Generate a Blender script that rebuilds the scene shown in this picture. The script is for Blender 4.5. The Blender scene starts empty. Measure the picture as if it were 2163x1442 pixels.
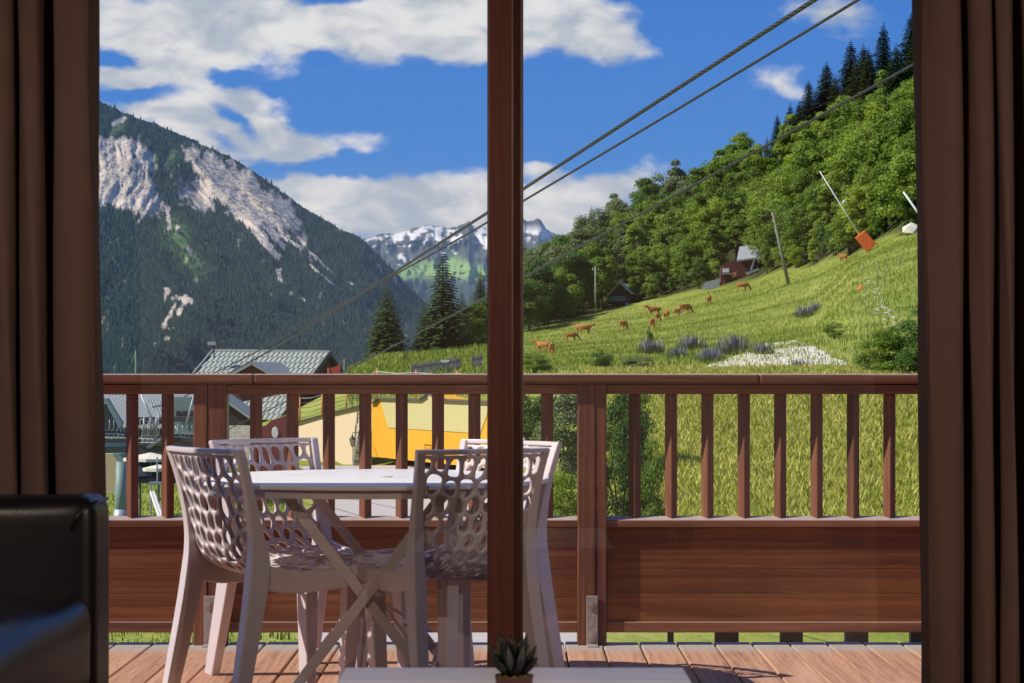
import bpy, bmesh, math, random
import numpy as np
from mathutils import Vector, Matrix

# ----------------------------------------------------------------------------
# camera, sky, sun, exposure
# ----------------------------------------------------------------------------
SC = bpy.context.scene
COL = SC.collection
W_PX, H_PX = 2163, 1442
F = 4626.0            # focal length in pixels (77 mm on a 36 mm sensor)
CX, HOR = 1081.5, 787.0
CAM_H = 1.08

cam_data = bpy.data.cameras.new('camera')
cam = bpy.data.objects.new('camera', cam_data)
COL.objects.link(cam)
cam.location = (0, 0, CAM_H)
cam.rotation_euler = (math.pi / 2, 0, 0)
cam_data.sensor_width = 36.0
cam_data.lens = F / W_PX * 36.0
cam_data.shift_y = (HOR - H_PX / 2) / W_PX
cam_data.clip_start = 0.05
cam_data.clip_end = 30000
cam_data.dof.use_dof = True
cam_data.dof.focus_distance = 15.0
cam_data.dof.aperture_fstop = 12.0
SC.camera = cam

SC.view_settings.view_transform = 'Standard'
SC.view_settings.look = 'None'
SC.view_settings.gamma = 1.0
SC.view_settings.use_curve_mapping = False
SC.view_settings.exposure = 0.0
try:
    SC.cycles.use_denoising = True
    SC.cycles.max_bounces = 6
    SC.cycles.diffuse_bounces = 3
    SC.cycles.glossy_bounces = 2
    SC.cycles.transmission_bounces = 3
    SC.cycles.transparent_max_bounces = 10
    SC.cycles.volume_bounces = 0
    SC.cycles.use_adaptive_sampling = True
    SC.cycles.adaptive_threshold = 0.03
    SC.cycles.caustics_reflective = False
    SC.cycles.caustics_refractive = False
except Exception:
    pass


class NT:
    """tiny node-tree helper"""
    def __init__(self, tree):
        self.t = tree
        tree.nodes.clear()

    def n(self, kind, **kw):
        nd = self.t.nodes.new(kind)
        for k, v in kw.items():
            setattr(nd, k, v)
        return nd

    def l(self, a, b):
        self.t.links.new(a, b)

    def set(self, sock, v):
        if hasattr(v, 'links'):
            self.l(v, sock)
        elif isinstance(v, (tuple, list)) and len(v) == 3 and sock.type == 'RGBA':
            sock.default_value = (*v, 1)
        else:
            sock.default_value = v

    def math(self, op, a, b=None, c=None, clamp=False):
        nd = self.n('ShaderNodeMath', operation=op, use_clamp=clamp)
        self.set(nd.inputs[0], a)
        if b is not None:
            self.set(nd.inputs[1], b)
        if c is not None:
            self.set(nd.inputs[2], c)
        return nd.outputs[0]

    def mix(self, f, a, b, mode='MIX'):
        nd = self.n('ShaderNodeMix', data_type='RGBA', blend_type=mode)
        self.set(nd.inputs[0], f)
        self.set(nd.inputs[6], a)
        self.set(nd.inputs[7], b)
        return nd.outputs[2]

    def ramp(self, f, stops, interp='LINEAR'):
        nd = self.n('ShaderNodeValToRGB')
        nd.color_ramp.interpolation = interp
        els = nd.color_ramp.elements
        while len(els) < len(stops):
            els.new(0.5)
        for e, (p, c) in zip(els, stops):
            e.position = p
            e.color = (*c, 1) if len(c) == 3 else c
        self.set(nd.inputs[0], f)
        return nd.outputs[0]

    def smooth(self, v, lo, hi, to0=0.0, to1=1.0):
        nd = self.n('ShaderNodeMapRange', interpolation_type='SMOOTHSTEP')
        self.set(nd.inputs[0], v)
        for i, x in enumerate((lo, hi, to0, to1)):
            self.set(nd.inputs[1 + i], x)
        return nd.outputs[0]

    def noise(self, vec, scale, detail=4, rough=0.55, dist=0.0, out=0):
        nd = self.n('ShaderNodeTexNoise')
        if vec is not None:
            self.l(vec, nd.inputs['Vector'])
        nd.inputs['Scale'].default_value = scale
        nd.inputs['Detail'].default_value = detail
        nd.inputs['Roughness'].default_value = rough
        nd.inputs['Distortion'].default_value = dist
        return nd.outputs[out]

    def xyz(self, v):
        nd = self.n('ShaderNodeSeparateXYZ')
        self.l(v, nd.inputs[0])
        return nd.outputs

    def vec(self, x, y, z=0.0):
        nd = self.n('ShaderNodeCombineXYZ')
        for i, s in enumerate((x, y, z)):
            self.set(nd.inputs[i], s)
        return nd.outputs[0]


def uv_of(px, py):
    return (px - CX) / F, (HOR - py) / F


# ---- sky with clouds (direction space, goes on all round) -------------------
world = bpy.data.worlds.new('sky')
SC.world = world
world.use_nodes = True
w = NT(world.node_tree)
tc = w.n('ShaderNodeTexCoord')
dx, dy, dz = w.xyz(tc.outputs['Generated'])[:3]
ysafe = w.math('MAXIMUM', dy, 0.08)
u0 = w.math('DIVIDE', dx, ysafe)
v0 = w.math('DIVIDE', dz, ysafe)
pv = w.vec(u0, w.math('MULTIPLY', v0, 1.5), 0.0)
wn = w.noise(pv, 28.0, 3, 0.6, 0.0, 1)
wx, wy, wz = w.xyz(wn)[:3]
u = w.math('ADD', u0, w.math('MULTIPLY', w.math('SUBTRACT', wx, 0.5), 0.028))
v = w.math('ADD', v0, w.math('MULTIPLY', w.math('SUBTRACT', wy, 0.5), 0.016))
CLOUDS = [  # px, py, half-width, half-height, slope(deg), weight
    (430, 35, 330, 90, 0, 1.0), (780, 60, 330, 72, 3, 1.0), (360, 112, 130, 42, 6, 0.8),
    (960, 105, 130, 36, 0, 0.7), (1010, 30, 160, 60, 0, 0.8),
    (1180, 40, 130, 78, -14, 0.95), (1285, 88, 100, 38, -12, 0.95),
    (270, 162, 75, 20, 8, 0.75), (450, 205, 120, 46, -10, 0.95), (330, 245, 120, 50, -18, 0.95),
    (540, 268, 95, 50, -32, 0.9), (600, 315, 85, 38, -20, 0.8), (745, 298, 118, 34, 6, 1.0),
    (430, 300, 70, 38, -30, 0.9), (510, 340, 40, 22, -20, 0.5),
    (620, 400, 130, 34, -10, 0.9), (830, 408, 260, 50, 0, 1.0), (760, 470, 280, 55, 0, 1.0),
    (990, 425, 160, 55, -4, 0.9), (1180, 470, 150, 50, 0, 0.9), (1335, 382, 110, 42, 10, 0.95),
    (1235, 405, 80, 30, 6, 0.6), (1140, 360, 45, 18, 0, 0.75), (1290, 18, 70, 16, -5, 0.6),
    (1755, 34, 125, 44, -3, 0.95), (1640, 168, 85, 34, -4, 0.9), (1690, 205, 50, 16, -8, 0.5), (1480, 385, 70, 25, 10, 0.5),
    (265, 132, 90, 17, -10, -0.9), (280, 192, 85, 22, -2, -0.9), (480, 166, 42, 12, -2, -0.8), (505, 262, 62, 17, -34, -0.9),
    (470, 305, 40, 14, -30, -0.6), (650, 352, 140, 20, 4, -0.8), (690, 130, 40, 12, 0, -0.4), (690, 6, 60, 14, 0, -0.8), (900, 250, 120, 90, 0, -0.5),
    (-200, 100, 420, 130, 0, 1.0), (-100, 300, 250, 60, 0, 0.8), (2400, 60, 240, 60, 0, 0.6),
]
field = None
puv = w.vec(u, v, 0.0)
for (px, py, a, b, sl, wt) in CLOUDS:
    cu, cv = uv_of(px, py)
    mp = w.n('ShaderNodeMapping', vector_type='TEXTURE')
    w.l(puv, mp.inputs['Vector'])
    mp.inputs['Location'].default_value = (cu, cv, 0)
    mp.inputs['Rotation'].default_value = (0, 0, math.radians(sl))
    mp.inputs['Scale'].default_value = (a / F * 1.72, b / F * 1.72, 1.0)
    gr = w.n('ShaderNodeTexGradient', gradient_type='SPHERICAL')
    w.l(mp.outputs[0], gr.inputs[0])
    field = w.math('MULTIPLY', gr.outputs['Fac'], wt) if field is None else w.math('MULTIPLY_ADD', gr.outputs['Fac'], wt, field)
# generic cover elsewhere
gen = w.smooth(w.noise(tc.outputs['Generated'], 4.0, 3, 0.6), 0.35, 0.75)
inb = w.math('MULTIPLY', w.smooth(w.math('ABSOLUTE', u0), 0.30, 0.45, 1.0, 0.0),
             w.math('MULTIPLY', w.smooth(v0, 0.20, 0.30, 1.0, 0.0), w.smooth(dy, 0.3, 0.5)))
base = w.math('ADD', w.math('MULTIPLY', field, inb),
              w.math('MULTIPLY', gen, w.math('SUBTRACT', 1.0, inb)))
n1 = w.noise(pv, 42.0, 5, 0.62, 0.3)
dens = w.math('ADD', base, w.math('MULTIPLY', w.math('SUBTRACT', n1, 0.5), 1.25))
alpha = w.smooth(dens, 0.36, 0.98)
pv2 = w.vec(w.math('ADD', u0, 0.004), w.math('MULTIPLY', w.math('ADD', v0, 0.006), 1.9), 0.37)
n2 = w.noise(pv2, 34.0, 4, 0.55, 0.4)
n3 = w.noise(pv, 15.0, 1, 0.5, 0.2)
lum = w.math('ADD', w.math('MULTIPLY', n2, 0.75), w.math('MULTIPLY', n3, 0.45))
cloud_col = w.ramp(w.smooth(lum, 0.46, 0.74), [(0.0, (0.46, 0.53, 0.64)), (0.40, (0.66, 0.70, 0.76)), (1.0, (0.93, 0.94, 0.95))])
elev = w.math('ARCSINE', w.math('MINIMUM', w.math('MAXIMUM', dz, -1.0), 1.0))
blue = w.ramp(w.smooth(elev, 0.0, 0.6), [(0.0, (0.095, 0.31, 0.80)), (0.08, (0.034, 0.215, 0.76)), (0.35, (0.028, 0.165, 0.66)), (1.0, (0.03, 0.14, 0.55))])
sky_col = w.mix(alpha, blue, cloud_col)
below = w.smooth(elev, -0.02, -0.10)
sky_col = w.mix(below, sky_col, (0.10, 0.12, 0.08))
bg = w.n('ShaderNodeBackground')
w.l(sky_col, bg.inputs[0])
bg.inputs[1].default_value = 1.0
wo = w.n('ShaderNodeOutputWorld')
w.l(bg.outputs[0], wo.inputs[0])
try:
    world.cycles.sampling_method = 'MANUAL'
    world.cycles.sample_map_resolution = 1024
except Exception:
    pass

SUN_DIR = Vector((-0.70, -0.15, 0.70)).normalized()    # towards the sun
sun_data = bpy.data.lights.new('sun', 'SUN')
sun_data.energy = 6.2
sun_data.color = (1.0, 0.95, 0.86)
sun_data.angle = math.radians(0.6)
sun = bpy.data.objects.new('sun', sun_data)
COL.objects.link(sun)
sun.rotation_euler = SUN_DIR.to_track_quat('Z', 'Y').to_euler()
sun.location = (-30, -10, 40)

# ----------------------------------------------------------------------------
# helpers
# ----------------------------------------------------------------------------
rnd = random.Random(11)
RS = np.random.RandomState(7)


def P(px, py, d):
    """world point seen at pixel (px,py) at distance d along the view axis"""
    return Vector(((px - CX) / F * d, d, CAM_H - (py - HOR) / F * d))


def X(px, d):
    return (px - CX) / F * d


def Z(py, d):
    return CAM_H - (py - HOR) / F * d


def tag(o, label=None, cat=None, group=None, kind=None):
    if label:
        o['label'] = label
    if cat:
        o['category'] = cat
    if group:
        o['group'] = group
    if kind:
        o['kind'] = kind
    return o


def empty(name, loc=(0, 0, 0), rz=0.0, label=None, cat=None, group=None, kind=None):
    o = bpy.data.objects.new(name, None)
    o.empty_display_size = 0.1
    COL.objects.link(o)
    o.location = loc
    o.rotation_euler = (0, 0, rz)
    return tag(o, label, cat, group, kind)


def link(name, me, mat=None, parent=None, smooth=False):
    if mat is not None and not me.materials:
        me.materials.append(mat)
    o = bpy.data.objects.new(name, me)
    COL.objects.link(o)
    if parent is not None:
        o.parent = parent
    if smooth:
        me.polygons.foreach_set('use_smooth', [True] * len(me.polygons))
    return o


def np_mesh(name, verts, faces):
    """fast mesh from arrays; faces: (n,3) or (n,4) int array"""
    verts = np.asarray(verts, dtype=np.float32)
    faces = np.asarray(faces, dtype=np.int32)
    me = bpy.data.meshes.new(name)
    nf, k = faces.shape
    me.vertices.add(len(verts))
    me.vertices.foreach_set('co', verts.ravel())
    me.loops.add(nf * k)
    me.loops.foreach_set('vertex_index', faces.ravel())
    me.polygons.add(nf)
    me.polygons.foreach_set('loop_start', np.arange(0, nf * k, k, dtype=np.int32))
    me.update(calc_edges=True)
    me.validate()
    return me


class MB:
    """collects simple shapes into one mesh"""
    def __init__(self):
        self.v = []
        self.f = []

    def add(self, verts, faces):
        o = len(self.v)
        self.v += [tuple(p) for p in verts]
        self.f += [tuple(i + o for i in f) for f in faces]
        return self

    def box(self, x0, x1, y0, y1, z0, z1):
        vs = [(x, y, z) for x in (x0, x1) for y in (y0, y1) for z in (z0, z1)]
        return self.add(vs, [(0, 1, 3, 2), (4, 6, 7, 5), (0, 4, 5, 1), (2, 3, 7, 6), (0, 2, 6, 4), (1, 5, 7, 3)])

    def hexa(self, a, b):
        """a, b: 4-point rings"""
        return self.add(list(a) + list(b), [(3, 2, 1, 0), (4, 5, 6, 7)] + [(i, (i + 1) % 4, 4 + (i + 1) % 4, 4 + i) for i in range(4)])

    def prism(self, ring, off):
        n = len(ring)
        a = [Vector(p) for p in ring]
        b = [p + Vector(off) for p in a]
        return self.add(a + b, [tuple(range(n - 1, -1, -1)), tuple(range(n, 2 * n))] + [(i, (i + 1) % n, n + (i + 1) % n, n + i) for i in range(n)])

    def rings(self, rings, cap=True, closed=True):
        n = len(rings[0])
        vs = [p for r in rings for p in r]
        fs = []
        for k in range(len(rings) - 1):
            for i in range(n if closed else n - 1):
                j = (i + 1) % n
                fs.append((k * n + i, k * n + j, (k + 1) * n + j, (k + 1) * n + i))
        if cap:
            fs.append(tuple(range(n - 1, -1, -1)))
            fs.append(tuple((len(rings) - 1) * n + i for i in range(n)))
        return self.add(vs, fs)

    def tube(self, pts, r, n=8, cap=True):
        pts = [Vector(p) for p in pts]
        rs = r if isinstance(r, (list, tuple)) else [r] * len(pts)
        rings = []
        up = None
        for i, p in enumerate(pts):
            t = (pts[min(i + 1, len(pts) - 1)] - pts[max(i - 1, 0)]).normalized()
            if up is None:
                up = Vector((0, 0, 1)) if abs(t.z) < 0.9 else Vector((1, 0, 0))
            a = t.cross(up).normalized()
            b = a.cross(t).normalized()
            up = b
            rings.append([p + (a * math.cos(2 * math.pi * k / n) + b * math.sin(2 * math.pi * k / n)) * rs[i] for k in range(n)])
        return self.rings(rings, cap)

    def bar(self, a, b, wd, th, side=(0, 1, 0)):
        """flat bar from a to b: wd across in plane, th along 'side'"""
        a, b = Vector(a), Vector(b)
        t = (b - a).normalized()
        s = Vector(side)
        s = (s - t * s.dot(t)).normalized()
        c = t.cross(s).normalized()
        ra = [a + c * wd / 2 + s * th / 2, a - c * wd / 2 + s * th / 2, a - c * wd / 2 - s * th / 2, a + c * wd / 2 - s * th / 2]
        rb = [p + (b - a) for p in ra]
        return self.hexa(ra, rb)

    def lathe(self, prof, n=24, c=(0, 0, 0)):
        rings = [[(c[0] + r * math.cos(2 * math.pi * k / n), c[1] + r * math.sin(2 * math.pi * k / n), c[2] + z) for k in range(n)] for r, z in prof]
        return self.rings(rings)

    def mesh(self, name):
        me = bpy.data.meshes.new(name)
        me.from_pydata(self.v, [], self.f)
        me.validate()
        bm = bmesh.new()
        bm.from_mesh(me)
        bmesh.ops.recalc_face_normals(bm, faces=bm.faces)
        bm.to_mesh(me)
        bm.free()
        return me

    def build(self, name, mat, parent=None, smooth=False, bevel=0.0, seg=2):
        o = link(name, self.mesh(name), mat, parent, smooth)
        if bevel:
            add_bevel(o, bevel, seg)
        return o


def add_bevel(o, wd, seg=2):
    m = o.modifiers.new('bevel', 'BEVEL')
    m.width = wd
    m.segments = seg
    m.limit_method = 'ANGLE'
    m.angle_limit = math.radians(35)
    return m


def auto_smooth(o, ang=40):
    me = o.data
    me.polygons.foreach_set('use_smooth', [True] * len(me.polygons))
    try:
        me.set_sharp_from_angle(angle=math.radians(ang))
    except Exception:
        pass
    return o


def dup(root, loc=None, rz=None, label=None, scale=None, parent=None):
    r = root.copy()
    COL.objects.link(r)
    if parent is not None:
        r.parent = parent
    if loc is not None:
        r.location = loc
    if rz is not None:
        r.rotation_euler = (0, 0, rz)
    if scale is not None:
        r.scale = (scale, scale, scale) if not isinstance(scale, tuple) else scale
    if label:
        r['label'] = label
    for ch in list(root.children):
        c = ch.copy()
        COL.objects.link(c)
        c.parent = r
        for g in list(ch.children):
            d = g.copy()
            COL.objects.link(d)
            d.parent = c
    return r


# numpy value noise ------------------------------------------------------------
_T = RS.rand(256, 256)


def vnoise(x, y):
    x = np.asarray(x, float)
    y = np.asarray(y, float)
    xi = np.floor(x).astype(int)
    yi = np.floor(y).astype(int)
    fx = x - xi
    fy = y - yi
    fx = fx * fx * (3 - 2 * fx)
    fy = fy * fy * (3 - 2 * fy)
    a = _T[xi % 256, yi % 256]
    b = _T[(xi + 1) % 256, yi % 256]
    c = _T[xi % 256, (yi + 1) % 256]
    d = _T[(xi + 1) % 256, (yi + 1) % 256]
    return (a * (1 - fx) + b * fx) * (1 - fy) + (c * (1 - fx) + d * fx) * fy


def fbm(x, y, octv=5, gain=0.5):
    s = 0
    a = 1.0
    t = 0
    for k in range(octv):
        s = s + a * vnoise(x * 2 ** k + 17.3 * k, y * 2 ** k + 9.1 * k)
        t += a
        a *= gain
    return s / t


# ----------------------------------------------------------------------------
# materials
# ----------------------------------------------------------------------------
def mat(name, col, rough=0.6, spec=0.5, metal=0.0, bump=None, build=None):
    """build(nt, coords) -> colour socket; bump: (scale, strength)"""
    m = bpy.data.materials.new(name)
    m.use_nodes = True
    t = NT(m.node_tree)
    out = t.n('ShaderNodeOutputMaterial')
    b = t.n('ShaderNodeBsdfPrincipled')
    t.l(b.outputs[0], out.inputs[0])
    b.inputs['Roughness'].default_value = rough
    b.inputs['Metallic'].default_value = metal
    b.inputs['Specular IOR Level'].default_value = spec
    tcn = t.n('ShaderNodeTexCoord')
    co = tcn.outputs['Object']
    if build:
        t.set(b.inputs['Base Color'], build(t, co))
    else:
        n = t.noise(co, 6.0, 4)
        c0 = tuple(x * 0.86 for x in col)
        c1 = tuple(min(1, x * 1.1) for x in col)
        t.set(b.inputs['Base Color'], t.mix(n, c0, c1))
    if bump:
        bn = t.n('ShaderNodeBump')
        bn.inputs['Strength'].default_value = bump[1]
        bn.inputs['Distance'].default_value = bump[2] if len(bump) > 2 else 0.01
        t.l(t.noise(co, bump[0], 5), bn.inputs['Height'])
        t.l(bn.outputs[0], b.inputs['Normal'])
    m['nt'] = 1
    return m


def wood(name, dark, mid, light, axis='X', scale=1.0, rough=0.55, spec=0.35, weather=None, bump=0.25):
    """plank wood with grain along axis; every object gets its own cut of grain"""
    m = bpy.data.materials.new(name)
    m.use_nodes = True
    t = NT(m.node_tree)
    out = t.n('ShaderNodeOutputMaterial')
    b = t.n('ShaderNodeBsdfPrincipled')
    t.l(b.outputs[0], out.inputs[0])
    tcn = t.n('ShaderNodeTexCoord')
    oi = t.n('ShaderNodeObjectInfo')
    x, y, z = t.xyz(tcn.outputs['Object'])[:3]
    r = t.math('MULTIPLY', oi.outputs['Random'], 37.0)
    st = 0.07
    comp = {'X': (t.math('MULTIPLY', x, st), y, z), 'Y': (x, t.math('MULTIPLY', y, st), z), 'Z': (x, y, t.math('MULTIPLY', z, st))}[axis]
    v = t.vec(t.math('ADD', comp[0], r), t.math('ADD', comp[1], r), t.math('ADD', comp[2], r))
    knots = t.noise(v, 9.0 * scale, 3, 0.5, 0.8)
    rings = t.n('ShaderNodeTexWave', wave_type='BANDS', bands_direction={'X': 'Z', 'Y': 'X', 'Z': 'X'}[axis], wave_profile='SAW')
    t.l(v, rings.inputs['Vector'])
    rings.inputs['Scale'].default_value = 11.0 * scale
    rings.inputs['Distortion'].default_value = 9.0
    rings.inputs['Detail'].default_value = 3.0
    rings.inputs['Detail Scale'].default_value = 1.6
    fine = t.noise(v, 90.0 * scale, 4, 0.6)
    f = t.math('ADD', t.math('MULTIPLY', knots, 0.58), t.math('ADD', t.math('MULTIPLY', rings.outputs[0], 0.15), t.math('MULTIPLY', fine, 0.3)))
    f = t.math('ADD', f, t.math('MULTIPLY', t.math('SUBTRACT', oi.outputs['Random'], 0.5), 0.12))
    col = t.ramp(f, [(0.28, dark), (0.52, mid), (0.80, light)])
    if weather is not None:
        col = weather(t, tcn, col)
    t.set(b.inputs['Base Color'], col)
    b.inputs['Roughness'].default_value = rough
    b.inputs['Specular IOR Level'].default_value = spec
    bn = t.n('ShaderNodeBump')
    bn.inputs['Strength'].default_value = bump
    bn.inputs['Distance'].default_value = 0.003
    t.l(f, bn.inputs['Height'])
    t.l(bn.outputs[0], b.inputs['Normal'])
    return m


def leaf_mat(name, dark, mid, light, trans=0.35, obj_var=0.5, rough=0.6):
    m = bpy.data.materials.new(name)
    m.use_nodes = True
    t = NT(m.node_tree)
    out = t.n('ShaderNodeOutputMaterial')
    geo = t.n('ShaderNodeNewGeometry')
    oi = t.n('ShaderNodeObjectInfo')
    isl = geo.outputs['Random Per Island']
    f = t.math('ADD', t.math('MULTIPLY', isl, 1 - obj_var), t.math('MULTIPLY', oi.outputs['Random'], obj_var))
    col = t.ramp(f, [(0.1, dark), (0.5, mid), (0.92, light)])
    d = t.n('ShaderNodeBsdfPrincipled')
    t.set(d.inputs['Base Color'], col)
    d.inputs['Roughness'].default_value = rough
    d.inputs['Specular IOR Level'].default_value = 0.25
    tr = t.n('ShaderNodeBsdfTranslucent')
    t.set(tr.inputs[0], t.mix(1.0, col, (1.15, 1.2, 0.55), 'MULTIPLY'))
    mx = t.n('ShaderNodeMixShader')
    mx.inputs[0].default_value = trans
    t.l(d.outputs[0], mx.inputs[1])
    t.l(tr.outputs[0], mx.inputs[2])
    t.l(mx.outputs[0], out.inputs[0])
    return m


def _top_wear_and_sun(t, tcn, col):  # upward faces paler: real weathering plus sunlight put into the colour
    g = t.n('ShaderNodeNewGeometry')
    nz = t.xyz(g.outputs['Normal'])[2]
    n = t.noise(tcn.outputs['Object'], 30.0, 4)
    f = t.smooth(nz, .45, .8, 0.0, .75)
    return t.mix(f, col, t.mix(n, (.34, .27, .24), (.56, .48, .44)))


M = {}
M['rail_x'] = wood('stained_wood_along_x', (0.085, 0.030, 0.016), (0.205, 0.076, 0.040), (0.33, 0.14, 0.075), 'X', weather=_top_wear_and_sun)
M['rail_z'] = wood('stained_wood_upright', (0.085, 0.030, 0.016), (0.205, 0.076, 0.040), (0.33, 0.14, 0.075), 'Z')
M['panel'] = wood('panel_wood', (0.065, 0.018, 0.008), (0.17, 0.052, 0.019), (0.32, 0.115, 0.042), 'X', 0.6)


def _weather(t, tcn, col):
    x, y, z = t.xyz(tcn.outputs['Object'])[:3]
    n = t.noise(tcn.outputs['Object'], 14.0, 4)
    f = t.smooth(t.math('ADD', y, t.math('MULTIPLY', t.math('SUBTRACT', n, 0.5), 0.25)), 8.40, 8.60, 0.0, 0.85)
    grey = t.mix(t.noise(tcn.outputs['Object'], 60.0, 3), (0.22, 0.175, 0.15), (0.56, 0.49, 0.43))
    return t.mix(f, col, grey)


M['deck'] = wood('deck_wood', (0.22, 0.105, 0.062), (0.46, 0.24, 0.15), (0.64, 0.37, 0.24), 'Y', 1.0, 0.6, 0.3, _weather)
M['door'] = wood('window_wood', (0.035, 0.010, 0.006), (0.075, 0.021, 0.012), (0.12, 0.038, 0.022), 'Z', 1.2, 0.35, 0.45)
M['grey_wood'] = wood('weathered_wood', (0.10, 0.105, 0.095), (0.21, 0.215, 0.195), (0.38, 0.37, 0.34), 'Z', 1.0, 0.8, 0.2)
M['dark_wood'] = wood('dark_wood', (0.012, 0.008, 0.006), (0.03, 0.018, 0.013), (0.055, 0.035, 0.025), 'Z', 1.0, 0.7, 0.2)
M['plastic'] = mat('white_resin', (0.63, 0.535, 0.54), 0.24, 0.5)
M['table_white'] = mat('white_laminate', (0.83, 0.775, 0.72), 0.38, 0.35)
M['steel_white'] = mat('white_painted_steel', (0.60, 0.51, 0.50), 0.4, 0.5)
M['rubber'] = mat('black_rubber', (0.012, 0.012, 0.012), 0.6)
M['galv'] = mat('galvanised_steel', (0.40, 0.34, 0.31), 0.55, 0.5, 0.25, bump=(40, 0.3))
M['bolt'] = mat('bolt_steel', (0.45, 0.38, 0.33), 0.4, 0.5, 0.6)
M['plaster'] = mat('interior_plaster', (0.52, 0.44, 0.37), 0.9, 0.2, bump=(60, 0.1))
M['ceiling'] = wood('ceiling_boards', (0.05, 0.025, 0.014), (0.10, 0.05, 0.028), (0.16, 0.085, 0.05), 'X', 1.0, 0.6)
M['floor'] = wood('floor_wood', (0.16, 0.08, 0.04), (0.30, 0.16, 0.09), (0.42, 0.25, 0.15), 'Y', 1.0, 0.35)
M['fabric'] = mat('curtain_fabric', (0.098, 0.063, 0.051), 0.85, 0.15, bump=(400, 0.15, 0.002))
M['leather'] = mat('black_leather', (0.0045, 0.0045, 0.006), 0.34, 0.32, bump=(160, 0.25, 0.002))
M['whitewash'] = wood('whitewashed_wood', (0.74, 0.75, 0.78), (0.84, 0.85, 0.87), (0.90, 0.90, 0.91), 'X', 1.0, 0.30, 0.8)
M['terracotta'] = mat('brown_pot', (0.085, 0.04, 0.032), 0.7, 0.3, bump=(30, 0.2))
M['succulent'] = mat('dark_succulent', (0.008, 0.011, 0.011), 0.45, 0.3)
M['succulent_tip'] = mat('pale_succulent', (0.06, 0.065, 0.06), 0.5, 0.3)
M['moss'] = mat('moss', (0.20, 0.19, 0.03), 0.9, 0.1, bump=(80, 0.8))
# ----------------------------------------------------------------------------
# the room shell and the glazed door
# ----------------------------------------------------------------------------
WY = 6.50                       # plane of the inner sash
RX0, RX1, RY0, RY1, RZ = -2.7, 2.7, -2.2, 6.36, 2.5
OX0, OX1, OZ = -1.42, 1.42, 2.36   # door opening

tag(MB().box(RX0 - .2, RX1 + .2, RY0 - .2, 6.62, -.2, 0.0).build('floor', M['floor']), kind='structure')
tag(MB().box(RX0 - .2, RX1 + .2, RY0 - .2, 6.62, RZ, RZ + .2).build('ceiling', M['ceiling']), kind='structure')
# left wall, with an added unseen window that lets sun in as fill
LW0, LW1, LZ0, LZ1 = -1.4, 2.2, .35, 2.2
m = MB()
m.box(RX0 - .2, RX0, RY0, LW0, 0, RZ).box(RX0 - .2, RX0, LW1, RY1, 0, RZ)
m.box(RX0 - .2, RX0, LW0, LW1, 0, LZ0).box(RX0 - .2, RX0, LW0, LW1, LZ1, RZ)
tag(m.build('wall_left', M['plaster']), kind='structure')
tag(MB().box(RX1, RX1 + .2, RY0, RY1, 0.0, RZ).build('wall_right', M['plaster']), kind='structure')
tag(MB().box(RX0 - .2, RX1 + .2, RY0 - .2, RY0, 0.0, RZ).build('wall_back', M['plaster']), kind='structure')
m = MB()
m.box(RX0 - .2, OX0, RY1, 6.62, 0, RZ).box(OX1, RX1 + .2, RY1, 6.62, 0, RZ).box(OX0, OX1, RY1, 6.62, OZ, RZ)
tag(m.build('wall_front', M['plaster']), kind='structure')


def glass_material():
    m = bpy.data.materials.new('window_glass')
    m.use_nodes = True
    t = NT(m.node_tree)
    out = t.n('ShaderNodeOutputMaterial')
    fr = t.n('ShaderNodeFresnel')
    fr.inputs[0].default_value = 1.45
    f = t.math('MULTIPLY', fr.outputs[0], 1.7, clamp=True)
    tr = t.n('ShaderNodeBsdfTransparent')
    tr.inputs[0].default_value = (0.97, 0.975, 0.97, 1)
    gl = t.n('ShaderNodeBsdfGlossy')
    gl.inputs['Roughness'].default_value = 0.0
    mx = t.n('ShaderNodeMixShader')
    t.l(f, mx.inputs[0])
    t.l(tr.outputs[0], mx.inputs[1])
    t.l(gl.outputs[0], mx.inputs[2])
    t.l(mx.outputs[0], out.inputs[0])
    return m


M['glass'] = glass_material()
w3 = empty('added_window', (RX0 - .1, 0, 0), kind='structure')
w3['label'] = 'added side window behind the camera that lets in fill light'
for y0, y1 in ((LW0, LW0 + .07), (LW1 - .07, LW1), ((LW0 + LW1) / 2 - .04, (LW0 + LW1) / 2 + .04)):
    MB().box(-.03, .03, y0, y1, LZ0, LZ1).build('window_frame', M['door'], w3)
for z0, z1 in ((LZ0, LZ0 + .07), (LZ1 - .07, LZ1)):
    MB().box(-.03, .03, LW0 + .07, LW1 - .07, z0, z1).build('window_frame', M['door'], w3)
MB().box(-.003, .003, LW0 + .06, LW1 - .06, LZ0 + .06, LZ1 - .06).build('pane', M['glass'], w3)


def sash(name, x0, x1, y, stile_l, stile_r, lbl):
    r = empty(name, (0, y, 0), kind='structure')
    r['label'] = lbl
    dd = 0.028
    for (a, b) in ((x0, x0 + stile_l), (x1 - stile_r, x1)):
        MB().box(a, b, -dd, dd, 0.02, OZ - .02).build('stile', M['door'], r, bevel=0.006)
    for (a, b) in ((0.02, 0.13), (OZ - .10, OZ - .02)):
        MB().box(x0 + stile_l, x1 - stile_r, -dd + .002, dd - .002, a, b).build('sash_rail', M['door'], r)
    MB().box(x0 + stile_l - .005, x1 - stile_r + .005, -.003, .003, .125, OZ - .095).build('pane', M['glass'], r)
    return r


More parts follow.
